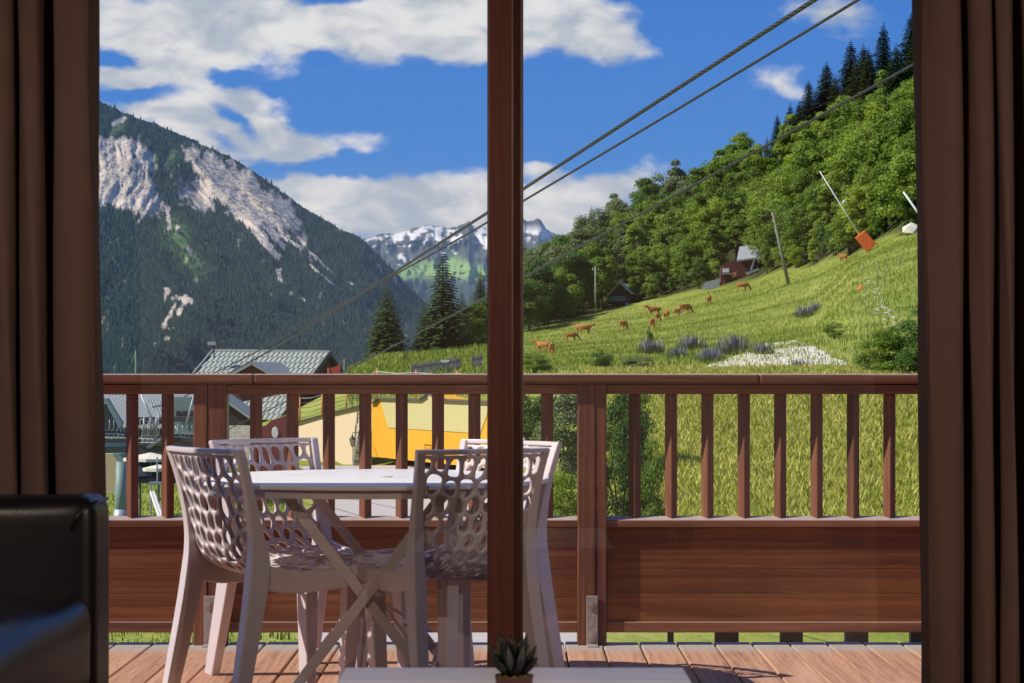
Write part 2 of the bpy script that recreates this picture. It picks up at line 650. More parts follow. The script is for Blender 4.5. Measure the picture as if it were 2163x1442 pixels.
xa, xb = X(1029.5, WY), X(1085, WY)
sash('window_1', OX0 + .02, xb, WY, .09, xb - xa, 'left sliding door leaf with dark red brown wooden stile')
WY2 = WY + 0.068
xc, xd = X(1066, WY2), X(1103.5, WY2)
s2 = sash('window_2', xc, OX1 - .02, WY2, xd - xc, .09, 'right sliding door leaf set behind the left one')
M['seal'] = mat('pale_seal', (0.42, 0.36, 0.33), 0.6)
MB().box(xd - .004, xd + .003, .028, .036, .02, OZ - .02).build('weather_strip', M['seal'], s2)
m = MB()
m.box(OX0, OX0 + .045, 6.40, 6.61, 0, OZ).box(OX1 - .045, OX1, 6.40, 6.61, 0, OZ).box(OX0, OX1, 6.40, 6.61, OZ - .045, OZ)
m.box(OX0, OX1, 6.42, 6.61, 0.0, .022)
tag(m.build('trim_1', M['door']), kind='structure')

# two added fill lamps, unseen, brightening curtains and balcony
M['fill_glow'] = bpy.data.materials.new('fill_lamp_glow')  # glow of the added fill lamps
M['fill_glow'].use_nodes = True
_t = NT(M['fill_glow'].node_tree)
_o = _t.n('ShaderNodeOutputMaterial')
_e = _t.n('ShaderNodeEmission')
_e.inputs[0].default_value = (1.0, .86, .74, 1)
_e.inputs[1].default_value = 3.0
_t.l(_e.outputs[0], _o.inputs[0])
for s_, nm in ((-1, 'left'), (1, 'right')):
    cl = empty('fill_lamp', (s_ * 2.7, 2.5, 2.26), label='added unseen fill lamp on the %s wall of the room' % nm, cat='lamp')
    MB().box(-.012 if s_ > 0 else 0, 0 if s_ > 0 else .012, -.06, .06, -.09, .09).build('back_plate', M['galv'], cl)
    MB().tube([(0, 0, 0), (-s_ * .10, 0, .045)], .012, 8).build('arm', M['galv'], cl)
    MB().lathe([(.0001, .075), (.10, .06), (.165, .01), (.17, -.04), (.166, -.04), (.158, .008), (.0001, .05)], 28, (-s_ * .19, 0, 0)).build('hood', M['galv'], cl)  # hood keeps the added light off the ceiling
    MB().lathe([(.0001, .004), (.12, .004), (.12, -.002), (.0001, -.002)], 24, (-s_ * .19, 0, 0)).build('diffuser', M['fill_glow'], cl)
    ld = bpy.data.lights.new('fill_lamp_light', 'POINT')
    ld.energy = 175
    ld.color = (1.0, .82, .70)
    ld.shadow_soft_size = .03
    lo_ = bpy.data.objects.new('fill_lamp_light', ld)
    COL.objects.link(lo_)
    lo_.parent = cl
    lo_.location = (-s_ * .19, 0, -.05)

# ----------------------------------------------------------------------------
# balcony deck
# ----------------------------------------------------------------------------
RD = 8.73                       # railing plane
deck = empty('deck', (0, 0, 0), kind='structure')
pitch, gap = 0.1492, 0.007
seam0 = X(1349, 8.80)
bw = pitch - gap
bm_board = MB().box(-bw / 2, bw / 2, 6.66, 8.80, -.03, 0.0).mesh('deck_board')
bm_board.materials.append(M['deck'])
k0 = int(math.floor((-3.3 - seam0) / pitch))
for k in range(k0, k0 + 45):
    o = link('deck_board', bm_board, None, deck)
    o.location = (seam0 + (k + .5) * pitch, rnd.uniform(-.006, .004), rnd.uniform(-.0015, .001))
    add_bevel(o, 0.005, 2)
m = MB()
for y in (6.75, 7.4, 8.1, 8.70):
    m.box(-3.3, 3.3, y - .03, y + .03, -.16, -.034)
m.build('joist', M['dark_wood'], deck)
scr = MB()
for k in range(k0, k0 + 45):
    for y in (7.40, 8.10):
        for sx in (-.045, .045):
            scr.lathe([(0.0001, 0.0012), (.004, .001), (.004, -.002)], 6, (seam0 + (k + .5) * pitch + sx, y, 0))
tag(scr.build('deck_screw', M['bolt'], deck), kind='stuff')

# ----------------------------------------------------------------------------
# railing
# ----------------------------------------------------------------------------
rail = empty('balcony_railing', (0, 0, 0), label='dark stained wooden balcony railing with upright balusters and board panels', cat='railing')


def zr(py):
    return Z(py, RD)


# handrail in three lengths
XE = 3.25
cuts = [-XE, X(540, RD), X(1600, RD), XE]
for a, b in zip(cuts, cuts[1:]):
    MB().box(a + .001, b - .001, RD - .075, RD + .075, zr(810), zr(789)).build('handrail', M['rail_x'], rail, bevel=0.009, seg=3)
post_px = [(-415, -343), (410, 478), (1220, 1281), (2042, 2104)]
bays = []
for i, (a, b) in enumerate(post_px):
    xa_, xb_ = X(a, RD - .04), X(b, RD - .04)
    md = xa_ + (xb_ - xa_) * (.42 if i != 2 else .62)
    MB().box(xa_, md - .0008, RD - .055, RD + .045, 0.0, zr(809.9)).build('post', M['rail_z'], rail, bevel=0.004)
    MB().box(md + .0008, xb_, RD - .052, RD + .045, 0.0, zr(809.9)).build('post', M['rail_z'], rail, bevel=0.004)
    xm = (xa_ + xb_) / 2
    br = MB().box(xm - .023, xm + .023, RD - .061, RD - .0555, 0.0, zr(1260) + .01).box(xm - .023, xm + .023, RD - .12, RD - .061, 0.0, .006).build('bracket', M['galv'], rail, bevel=0.002)
    for zz in (zr(1276), zr(1342)):
        bo = MB().lathe([(.0001, .012), (.006, .012), (.007, .005), (.016, .0045), (.017, .002), (.017, 0.0)], 14).build('bolt', M['bolt'], br)
        bo.rotation_euler = (math.pi / 2, 0, 0)
        bo.location = (xm, RD - .061, zz)
for i in range(3):
    bays.append((X(post_px[i][1], RD - .04), X(post_px[i + 1][0], RD - .04)))
bays = [(-XE, X(post_px[0][0], RD - .04))] + bays + [(X(post_px[3][1], RD - .04), XE)]
zl_top, zl_front = zr(1089), zr(1097)
for (a, b) in bays:
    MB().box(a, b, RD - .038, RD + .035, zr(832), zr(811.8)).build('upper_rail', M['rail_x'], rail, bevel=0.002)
    MB().box(a, b, RD - .012, RD + .03, zr(813), zr(809.5)).build('shadow_gap_strip', M['dark_wood'], rail)  # dark strip stands in for the shadow line under the handrail
    # lower rail with a sloping top, weathered and with sunlight in its colour
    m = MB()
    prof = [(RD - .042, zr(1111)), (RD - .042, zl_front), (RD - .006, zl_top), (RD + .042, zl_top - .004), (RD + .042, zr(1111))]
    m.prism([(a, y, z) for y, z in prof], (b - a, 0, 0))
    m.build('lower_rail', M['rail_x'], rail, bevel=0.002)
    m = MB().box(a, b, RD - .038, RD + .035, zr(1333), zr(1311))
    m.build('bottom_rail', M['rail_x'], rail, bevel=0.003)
    hs = [zr(1311), zr(1252), zr(1199), zr(1110)]
    for z0, z1 in zip(hs, hs[1:]):
        MB().box(a, b, RD - .022, RD + .012, z0 + .0006, z1 - .0006).build('panel_board', M['panel'], rail, bevel=0.002)
bal = MB()
q = 0.0262
zb0, zb1 = zl_front + .0005, zr(832)
ring = [(0, -q), (q, 0), (0, q), (-q, 0)]
lo = [zl_front + .006, zl_top - .003, zl_top, zl_top - .003]
bal.add([(x, y, z) for (x, y), z in zip(ring, lo)] + [(x, y, zb1) for x, y in ring],
        [(3, 2, 1, 0), (4, 5, 6, 7), (0, 1, 5, 4), (1, 2, 6, 5), (2, 3, 7, 6), (3, 0, 4, 7)])
bal_me = bal.mesh('baluster')
bal_me.materials.append(M['rail_z'])
bpx = [-290, -212, -135, -58, 18, 96, 173, 200 + 1, 278, 353] + [540 + 77 * k for k in range(9)] + [1341 + 77 * k for k in range(9)] + [2160, 2237, 2314, 2391, 2468]
for px in [p for p in bpx if p != 201]:
    o = link('baluster', bal_me, None, rail)
    o.location = (X(px, RD - .02), RD - .004, 0)
    add_bevel(o, 0.003, 1)
# pale wood strip imitating the sunlit side of the left post
MB().box(X(474, RD), X(482, RD), RD - .03, RD + .03, zl_top - .01, zr(833)).build('lit_edge_strip', M['deck'], rail)

# ----------------------------------------------------------------------------
# openwork resin chairs
# ----------------------------------------------------------------------------
PROF = [(-.300, .832), (-.272, .745), (-.246, .655), (-.226, .565), (-.210, .505), (-.180, .462), (-.120, .438), (-.030, .430), (.070, .436), (.150, .447), (.205, .450), (.232, .440)]


def spline(pts, n):
    pts = [np.array(p, float) for p in pts]
    out = []
    for i in range(len(pts) - 1):
        p0 = pts[max(i - 1, 0)]
        p1, p2 = pts[i], pts[i + 1]
        p3 = pts[min(i + 2, len(pts) - 1)]
        for k in range(n):
            t = k / n
            out.append(.5 * ((2 * p1) + (-p0 + p2) * t + (2 * p0 - 5 * p1 + 4 * p2 - p3) * t * t + (-p0 + 3 * p1 - 3 * p2 + p3) * t ** 3))
    out.append(pts[-1])
    return np.array(out)


_pr = spline(PROF, 10)
_sl = np.concatenate([[0], np.cumsum(np.linalg.norm(np.diff(_pr, axis=0), axis=1))])
SL = _sl[-1]


def half_w(s):
    return np.interp(s, [0, .18, .36, .45, .6, SL], [.232, .214, .200, .198, .215, .222])


def shell_pt(a, s):
    """a in [-1,1] across, s metres along the profile"""
    x = np.interp(s, _sl, _pr[:, 0])
    z = np.interp(s, _sl, _pr[:, 1])
    wb = np.interp(s, [0, .3, .45, .55], [1, 1, .5, 0])
    ws = np.interp(s, [.38, .5, .75, SL], [0, 1, .8, .2])
    cc = 1 - a * a
    return (x - .034 * wb * cc, a * half_w(s), z - .016 * ws * cc)


def clip_poly(poly, n, c):
    """keep points with p.n <= c"""
    out = []
    for i in range(len(poly)):
        p, q_ = poly[i], poly[(i + 1) % len(poly)]
        dp, dq = p @ n - c, q_ @ n - c
        if dp <= 0:
            out.append(p)
        if (dp < 0 < dq) or (dq < 0 < dp):
            out.append(p + (q_ - p) * dp / (dp - dq))
    return out


def shell_mesh(name, s0, s1, rows, seed, ribs):
    """net of rounded openings between arc length s0 and s1.  rows: (row height, cells across)"""
    rg = random.Random(seed)
    seeds = []
    y = s0
    WW = .205
    for r, (h, n) in enumerate(rows):
        yc = y + h / 2
        off = .5 if r % 2 else 0.0
        cnt = n + (1 if r % 2 else 0)
        for i in range(cnt):
            a = ((i + (.5 if not r % 2 else 0.0)) / n) * 2 - 1
            xx = a * WW
            yy = yc + .013 * math.cos(xx / .062 * math.pi + r * 1.7) * (1 if r else .3) + .022 * (a * a) * (-.4 if r == 0 else -1) + rg.uniform(-.009, .009)
            seeds.append(np.array([xx + rg.uniform(-.008, .008), yy]))
        y += h
    ani = np.array([1.0, .72])
    S_ = [p * ani for p in seeds]
    vd, fs = {}, []
    vs = []

    def vid(p):
        k = (round(p[0] * 20000), round(p[1] * 20000))
        for dx_ in (0, -1, 1):
            for dy_ in (0, -1, 1):
                kk = (k[0] + dx_, k[1] + dy_)
                if kk in vd:
                    return vd[kk]
        vd[k] = len(vs)
        vs.append(np.array(p))
        return vd[k]

    for i, p in enumerate(S_):
        poly = [np.array(c) * ani for c in ((-WW, s0), (WW, s0), (WW, s1), (-WW, s1))]
        for j, q_ in enumerate(S_):
            if j == i or np.linalg.norm(q_ - p) > .17:
                continue
            n = q_ - p
            poly = clip_poly(poly, n, n @ (p + q_) / 2)
            if len(poly) < 3:
                break
        if len(poly) < 3:
            continue
        poly = [c / ani for c in poly]
        # drop tiny edges
        pl = [poly[0]]
        for c in poly[1:]:
            if np.linalg.norm(c - pl[-1]) > .0012:
                pl.append(c)
        if np.linalg.norm(pl[0] - pl[-1]) < .0012:
            pl.pop()
        poly = pl
        if len(poly) < 3:
            continue
        outer = []
        for a, b in zip(poly, poly[1:] + poly[:1]):
            ln = np.linalg.norm(b - a)
            kseg = 3 if ln > .012 else (2 if ln > .005 else 1)
            for kk in range(kseg):
                outer.append(a + (b - a) * kk / kseg)
        cen = sum(outer) / len(outer)
        rib = np.interp(cen[1], [q0 for q0, _ in ribs], [q1 for _, q1 in ribs])
        inner = []
        for c in outer:
            dvec = c - cen
            ln = np.linalg.norm(dvec)
            edge = .004 if (abs(abs(c[0]) - WW) < 1e-4 or abs(c[1] - s0) < 1e-4 or abs(c[1] - s1) < 1e-4) else 0.0
            inner.append(cen + dvec * max(.25, 1 - (rib / 2 + edge) / max(ln, 1e-6)))
        for _ in range(3):
            inner = [(inner[k - 1] + 2 * inner[k] + inner[(k + 1) % len(inner)]) / 4 for k in range(len(inner))]
        oid = [vid(c) for c in outer]
        iid = []
        for c in inner:
            iid.append(len(vs))
            vs.append(np.array(c))
        n = len(outer)
        for k in range(n):
            kk = (k + 1) % n
            if oid[k] != oid[kk]:
                fs.append((oid[k], oid[kk], iid[kk], iid[k]))
            else:
                fs.append((oid[k], iid[kk], iid[k]))
    co = [shell_pt(float(np.clip(p[0] / WW, -1, 1)), float(p[1])) for p in vs]
    me = bpy.data.meshes.new(name)
    me.from_pydata(co, [], fs)
    me.validate()
    bm = bmesh.new()
    bm.from_mesh(me)
    bmesh.ops.recalc_face_normals(bm, faces=bm.faces)
    bm.to_mesh(me)
    bm.free()
    return me


def side_loft(pts, side):
    """pts: (x, z, half depth in profile plane, y inner, y outer)"""
    m = MB()
    rings = []
    for i, (x, z, hd, yi, yo) in enumerate(pts):
        a = pts[max(i - 1, 0)]
        b = pts[min(i + 1, len(pts) - 1)]
        t = Vector((b[0] - a[0], b[1] - a[1])).normalized()
        nx, nz = -t.y, t.x
        rings.append([(x + nx * hd, side * yi, z + nz * hd), (x + nx * hd, side * yo, z + nz * hd), (x - nx * hd, side * yo, z - nz * hd), (x - nx * hd, side * yi, z - nz * hd)])
    m.rings(rings)
    return m


def smooth_pts(pts, n=4):
    return [tuple(p) for p in spline(pts, n)]


def make_chair(label):
    c = empty('openwork_chair', (0, 0, 0), label=label, cat='chair', group='white openwork chairs around the balcony table')
    pl = M['plastic']
    back_rows = [(.080, 10), (.066, 8), (.062, 8), (.058, 8), (.054, 8), (.050, 8), (.046, 9)]
    sb = .012 + sum(h for h, _ in back_rows)
    rib = [(0, .0105), (.15, .0115), (.30, .0155), (.42, .021), (.6, .018), (SL, .015)]
    me = shell_mesh('backrest', .012, sb, back_rows, 5, rib)
    o = link('backrest', me, pl, c, True)
    for md in (o.modifiers.new('solid', 'SOLIDIFY'),):
        md.thickness = .015
        md.offset = 0
    sd = o.modifiers.new('sub', 'SUBSURF')
    sd.levels = 1
    sd.render_levels = 1
    seat_rows = [(.046, 9)] * int((SL - .012 - sb) / .046)
    hh = (SL - .012 - sb) / len(seat_rows)
    seat_rows = [(hh, 9)] * len(seat_rows)
    me = shell_mesh('seat', sb, SL - .012, seat_rows, 6, rib)
    o = link('seat', me, pl, c, True)
    md = o.modifiers.new('solid', 'SOLIDIFY')
    md.thickness = .016
    md.offset = 0
    sd = o.modifiers.new('sub', 'SUBSURF')
    sd.levels = 1
    sd.render_levels = 1
    for s in (-1, 1):
        pts = smooth_pts([(-.302, .836, .012, .214, .244), (-.274, .748, .0135, .204, .234), (-.250, .655, .017, .197, .228), (-.232, .565, .023, .190, .225),
                          (-.222, .490, .034, .186, .226), (-.228, .420, .036, .186, .229), (-.246, .320, .032, .190, .234), (-.278, .16, .028, .198, .240), (-.312, .0, .023, .208, .245)])
        side_loft(pts, s).build('leg', pl, c, bevel=.005)
        pts = smooth_pts([(.212, .448, .026, .180, .236), (.216, .36, .0275, .186, .237), (.222, .18, .0255, .194, .240), (.230, .0, .021, .204, .243)])
        side_loft(pts, s).build('leg', pl, c, bevel=.005)
        pts = smooth_pts([(-.215, .435, .040, .196, .224), (-.12, .412, .036, .198, .224), (.0, .406, .030, .200, .226), (.10, .412, .029, .202, .229), (.19, .424, .030, .204, .232)])
        side_loft(pts, s).build('seat_rail', pl, c, bevel=.004)
    # top rail
    m = MB()
    rings = []
    for k in range(15):
        a = -1 + 2 * k / 14
        x, y, z = shell_pt(a, .0)
        y = a * .242
        rings.append([(x - .011, y, z - .010), (x + .011, y, z - .007), (x + .009, y, z + .008), (x - .011, y, z + .005)])
    m.rings(rings)
    m.build('top_rail', pl, c, bevel=.003)
    m = MB()
    rings = []
    for k in range(11):
        a = -1 + 2 * k / 10
        x, y, z = shell_pt(a, SL)
        rings.append([(x - .004, a * .21, z - .035), (x + .010, a * .21, z - .035), (x + .014, a * .21, z + .004), (x - .006, a * .21, z + .008)])
    m.rings(rings)
    m.build('front_rail', pl, c, bevel=.003)
    return c


def place_chair(o, backx, backy, ang):
    """backx, backy: middle of the top rail; ang: facing direction in degrees from +x"""
    a = math.radians(ang)
    bx = -.317
    o.rotation_euler = (0, 0, a)
    o.location = (backx - bx * math.cos(a), backy - bx * math.sin(a), 0.0)


ch = make_chair('white openwork chair nearest the left curtain, seen from behind')
place_chair(ch, -1.005, 7.05, 37)
c2 = dup(ch, label='white openwork chair behind the table on the left, facing the room')
place_chair(c2, -.915, 8.00, -46)
c3 = dup(ch, label='white openwork chair seen from behind, half hidden by the door stile')
place_chair(c3, -.082, 6.95, 121)
c4 = dup(ch, label='white openwork chair behind the table on the right, against the railing')
place_chair(c4, .005, 7.80, 226)

# ----------------------------------------------------------------------------
# round folding table
# ----------------------------------------------------------------------------
TX, TY = -.478, 7.46
tb = empty('folding_table', (TX, TY, 0), label='round white folding table with crossed flat steel legs', cat='table')
TR = .605
MB().lathe([(.0001, .726), (TR - .010, .726), (TR - .003, .724), (TR, .719), (TR, .712), (TR - .004, .709), (.0001, .709)], 96).build('tabletop', M['table_white'], tb, True)
auto_smooth(tb.children[-1], 30)
m = MB()
rg = []
for (r, z) in ((TR - .030, .709), (TR - .030, .682), (TR - .036, .682), (TR - .036, .709)):
    rg.append([(r * math.cos(2 * math.pi * k / 72), r * math.sin(2 * math.pi * k / 72), z) for k in range(72)])
m.rings(rg + [rg[0]], cap=False)
auto_smooth(m.build('apron', M['steel_white'], tb), 30)
MB().lathe([(.0001, .7285), (.022, .7285), (.024, .7262), (.024, .720)], 20, (.05, -.02, 0)).build('parasol_hole_cap', M['seal'], tb)
for sy in (-1, 1):
    yy = sy * .36
    for sx in (-1, 1):
        y2 = yy + sx * .011
        a = (-.262 * sx, y2, .690)
        b = (.262 * sx, y2, .012)
        lg = MB().bar(a, b, .034, .008, (0, 1, 0)).build('leg', M['steel_white'], tb, bevel=.002)
        MB().bar((b[0] - .004 * sx, y2, .024), (b[0] + .010 * sx, y2, 0.0), .036, .014, (0, 1, 0)).build('foot_cap', M['rubber'], lg)
        bo = MB().lathe([(.0001, .008), (.007, .007), (.010, .003), (.010, 0)], 12).build('leg_bolt', M['steel_white'], lg)
        bo.rotation_euler = (math.pi / 2, 0, 0)
        bo.location = (a[0] + .035 * sx, y2 - .0045, .645)
for z, x in ((.351, 0.0), (.12, .22), (.60, -.228)):
    m = MB().tube([(x, -.35, z), (x, .35, z)], .008, 8)
    m.build('cross_bar', M['steel_white'], tb, True)
m = MB().tube([(-.16, -.34, .56), (.03, .0, .30), (.19, .34, .16)], .006, 6).build('brace_rod', M['steel_white'], tb, True)
m = MB().tube([(.03, .0, .30), (.20, -.34, .14)], .006, 6).build('brace_rod', M['steel_white'], tb, True)
m = MB().tube([(.03, .0, .30), (-.20, .34, .50)], .006, 6).build('brace_rod', M['steel_white'], tb, True)

# ----------------------------------------------------------------------------
# indoors: curtains, sofa, coffee table, plant
# ----------------------------------------------------------------------------
def curtain(name, folds, d, label, hem=0.0, drift=0.0, inner=1):
    """folds: (px0, px1) of every pipe fold facing the room, at the height of the horizon"""
    plan = []
    for (a, b) in folds:
        x0, x1 = X(a, d), X(b, d)
        wv = x1 - x0
        for k in range(13):
            t = k / 12
            th = math.pi * t
            xx = x0 + wv * (.5 - .5 * math.cos(th)) - .10 * wv * math.sin(2 * th) * .5
            yy = d - .055 * (math.sin(th) ** .55 if 0 < t < 1 else 0) + .008 * math.sin(7 * t)
            plan.append((xx, yy))
        plan.append((x1 + .002, d + .06))
        plan.append((x1 + (.006), d + .095))
    if inner > 0:      # the free edge turns back towards the glass
        x1 = X(folds[-1][1], d)
        plan = plan[:-4] + [(x1 - .004, d - .046), (x1 + .002, d - .030), (x1 + .004, d + .02), (x1 + .006, d + .075)]
    else:
        x0 = X(folds[0][0], d)
        plan = [(x0 - .006, d + .075), (x0 - .004, d + .02), (x0 - .002, d - .030), (x0 + .004, d - .046)] + plan[2:]
    vs, fs = [], []
    nz = 26
    n = len(plan)
    for j in range(nz):
        z = hem + .012 + (2.36 - hem - .012) * j / (nz - 1)
        for i, (xx, yy) in enumerate(plan):
            wob = .004 * math.sin(z * 2.3 + i * .35) + .003 * math.sin(z * 5.1 + i * .9)
            vs.append((xx + wob + drift * (z - 1.08), yy + .006 * math.sin(z * 3.1 + i * .5), z))
    for j in range(nz - 1):
        for i in range(n - 1):
            fs.append((j * n + i, j * n + i + 1, (j + 1) * n + i + 1, (j + 1) * n + i))
    me = bpy.data.meshes.new(name)
    me.from_pydata(vs, [], fs)
    o = link(name, me, M['fabric'], None, True)
    md = o.modifiers.new('solid', 'SOLIDIFY')
    md.thickness = .004
    sd = o.modifiers.new('sub', 'SUBSURF')
    sd.levels = sd.render_levels = 1
    return tag(o, label, 'curtain')


CD = 6.16
curtain('curtain', [(-190, -110), (-102, -38), (-30, 40), (46, 101), (120, 204)], CD, 'brown curtain hanging in pipe folds behind the black sofa', 0, -.0085)
curtain('curtain', [(1951, 2030), (2046, 2095), (2104, 2140), (2160, 2230), (2240, 2310)], CD, 'brown curtain hanging in pipe folds on the right of the door', 0, -.0085, -1)
rod = empty('curtain_rod', (0, CD + .02, 2.385), label='dark curtain rod above the balcony door', cat='curtain rod')
MB().tube([(-2.1, 0, 0), (2.1, 0, 0)], .014, 12).build('rod', M['rubber'], rod, True)
for x in (-1.9, 1.9):
    MB().box(x - .012, x + .012, 0, RY1 - CD - .02, -.012, .012).build('rod_bracket', M['rubber'], rod)


def cushion(name, x0, x1, y0, y1, z0, z1, r, mat_, parent, puff=.0, seedv=0):
    m = MB().box(x0, x1, y0, y1, z0, z1)
    o = m.build(name, mat_, parent)
    bm = bmesh.new()
    bm.from_mesh(o.data)
    bmesh.ops.bevel(bm, geom=bm.edges[:], offset=r, segments=5, profile=.6, affect='EDGES')
    bmesh.ops.subdivide_edges(bm, edges=[e for e in bm.edges if e.calc_length() > .08], cuts=7, use_grid_fill=True)
    cx_, cy_, cz_ = (x0 + x1) / 2, (y0 + y1) / 2, (z0 + z1) / 2
    for v_ in bm.verts:
        ux = (v_.co.x - cx_) / (x1 - x0) * 2
        uy = (v_.co.y - cy_) / (y1 - y0) * 2
        uz = (v_.co.z - cz_) / (z1 - z0) * 2
        if uz > .6:
            v_.co.z += puff * (1 - ux * ux) * (1 - uy * uy)
        n_ = float(fbm(v_.co.x * 9 + seedv, v_.co.y * 9 + v_.co.z * 7, 3)) - .5
        v_.co.z += n_ * .042 * (1 if uz > .3 else .3)
        v_.co.x += n_ * .008
    bm.to_mesh(o.data)
    bm.free()
    o.data.polygons.foreach_set('use_smooth', [True] * len(o.data.polygons))
    sd = o.modifiers.new('sub', 'SUBSURF')
    sd.levels = sd.render_levels = 1
    return o


SD = 5.20
sofa = empty('leather_sofa', (X(195, SD) - .9, SD - .3, 0), label='black leather sofa in front of the left curtain', cat='sofa')
ox, oy = sofa.location.x, sofa.location.y


def sx_(px, d):
    return X(px, d) - ox


xr = sx_(198, SD)
zb = Z(1052, SD)
zc = Z(1292, SD - .35)
cushion('backrest', xr - 1.62, xr, SD - oy, SD + .24 - oy, .12, zb, .055, M['leather'], sofa, .0, 3)
m = MB().tube([(xr - .055, SD - oy - .003, zb - .075), (xr - .03, SD - oy - .002, zb - .03), (xr - .004, SD - oy + .03, zb - .012), (xr - .004, SD - oy + .20, zb - .012)], .004, 6)
m.build('seam', M['leather'], sofa, True)
cushion('seat_cushion', xr - .84, xr + .004, -1.15, SD - oy + .0, .30, zc, .075, M['leather'], sofa, .045, 8)
cushion('seat_cushion', xr - 1.60, xr - .85, -1.15, SD - oy + .0, .30, zc, .075, M['leather'], sofa, .03, 19)
cushion('base', xr - 1.62, xr - .01, -1.08, SD + .2 - oy, .08, .31, .03, M['leather'], sofa, 0, 5)
for ax in (xr - 1.5, xr - .08):
    for ay in (-1.0, SD + .12 - oy):
        MB().tube([(ax, ay, .09), (ax, ay, 0)], .022, 10).build('foot', M['rubber'], sofa, True)

ct_z = .42
ct_d = F * (CAM_H - ct_z) / (1409 - HOR)
ct = empty('coffee_table', (X(1086, ct_d), ct_d - .55, 0), label='low white washed wooden coffee table at the bottom edge', cat='coffee table')
hw = (X(1444, ct_d) - X(729, ct_d)) / 2
for k in range(5):
    y0 = -.55 + k * .22
    MB().box(-hw, hw, y0 + .001, y0 + .219, ct_z - .03, ct_z).build('plank', M['whitewash'], ct, bevel=.004)
for sx in (-1, 1):
    for sy in (-1, 1):
        MB().box(sx * (hw - .05) - .03, sx * (hw - .05) + .03, sy * .48 - .03, sy * .48 + .03, 0, ct_z - .03).build('leg', M['whitewash'], ct, bevel=.004)
    MB().box(sx * (hw - .05) - .012, sx * (hw - .05) + .012, -.45, .45, ct_z - .11, ct_z - .03).build('apron', M['whitewash'], ct)
for sy in (-1, 1):
    MB().box(-hw + .08, hw - .08, sy * .48 - .012, sy * .48 + .012, ct_z - .11, ct_z - .03).build('apron', M['whitewash'], ct)

pd = 4.46
pp = empty('potted_succulent', (X(1086, pd), pd, ct_z), label='small dark spiky succulent in a brown pot on the coffee table', cat='potted plant')
ph = Z(1425, pd) - ct_z
pr_ = (X(1127, pd) - X(1045, pd)) / 2
auto_smooth(MB().lathe([(.0001, 0), (pr_ * .80, 0), (pr_ * .84, .004), (pr_, ph), (pr_ * .9, ph), (pr_ * .86, ph - .008), (.0001, ph - .009)], 28).build('pot', M['terracotta'], pp), 40)
m = MB()
for k in range(26):
    a = rnd.uniform(0, 6.28)
    r = pr_ * .82 * math.sqrt(rnd.random())
    m.lathe([(.0001, .008), (.004, .006), (.006, 0), (.004, -.004)], 7, (r * math.cos(a), r * math.sin(a), ph - .006))
tag(m.build('moss', M['moss'], pp, True), kind='stuff')
for k in range(34):
    ring_ = k % 3
    a = k * 2.39996 + rnd.uniform(-.15, .15)
    tilt = [.25, .62, 1.05][ring_] + rnd.uniform(-.1, .1)
    L = [.072, .062, .046][ring_] * rnd.uniform(.85, 1.1)
    dirv = Vector((math.cos(a) * math.sin(tilt), math.sin(a) * math.sin(tilt), math.cos(tilt)))
    base_ = Vector((0, 0, ph)) + Vector((math.cos(a), math.sin(a), 0)) * .010
    pts = [base_ + dirv * L * t + Vector((0, 0, .012 * t * t)) for t in (0, .3, .6, .85, 1)]
    MB().tube(pts, [.004, .0068, .0072, .0048, .0008], 7).build('leaf', M['succulent_tip'] if k % 6 == 4 else M['succulent'], pp, True)
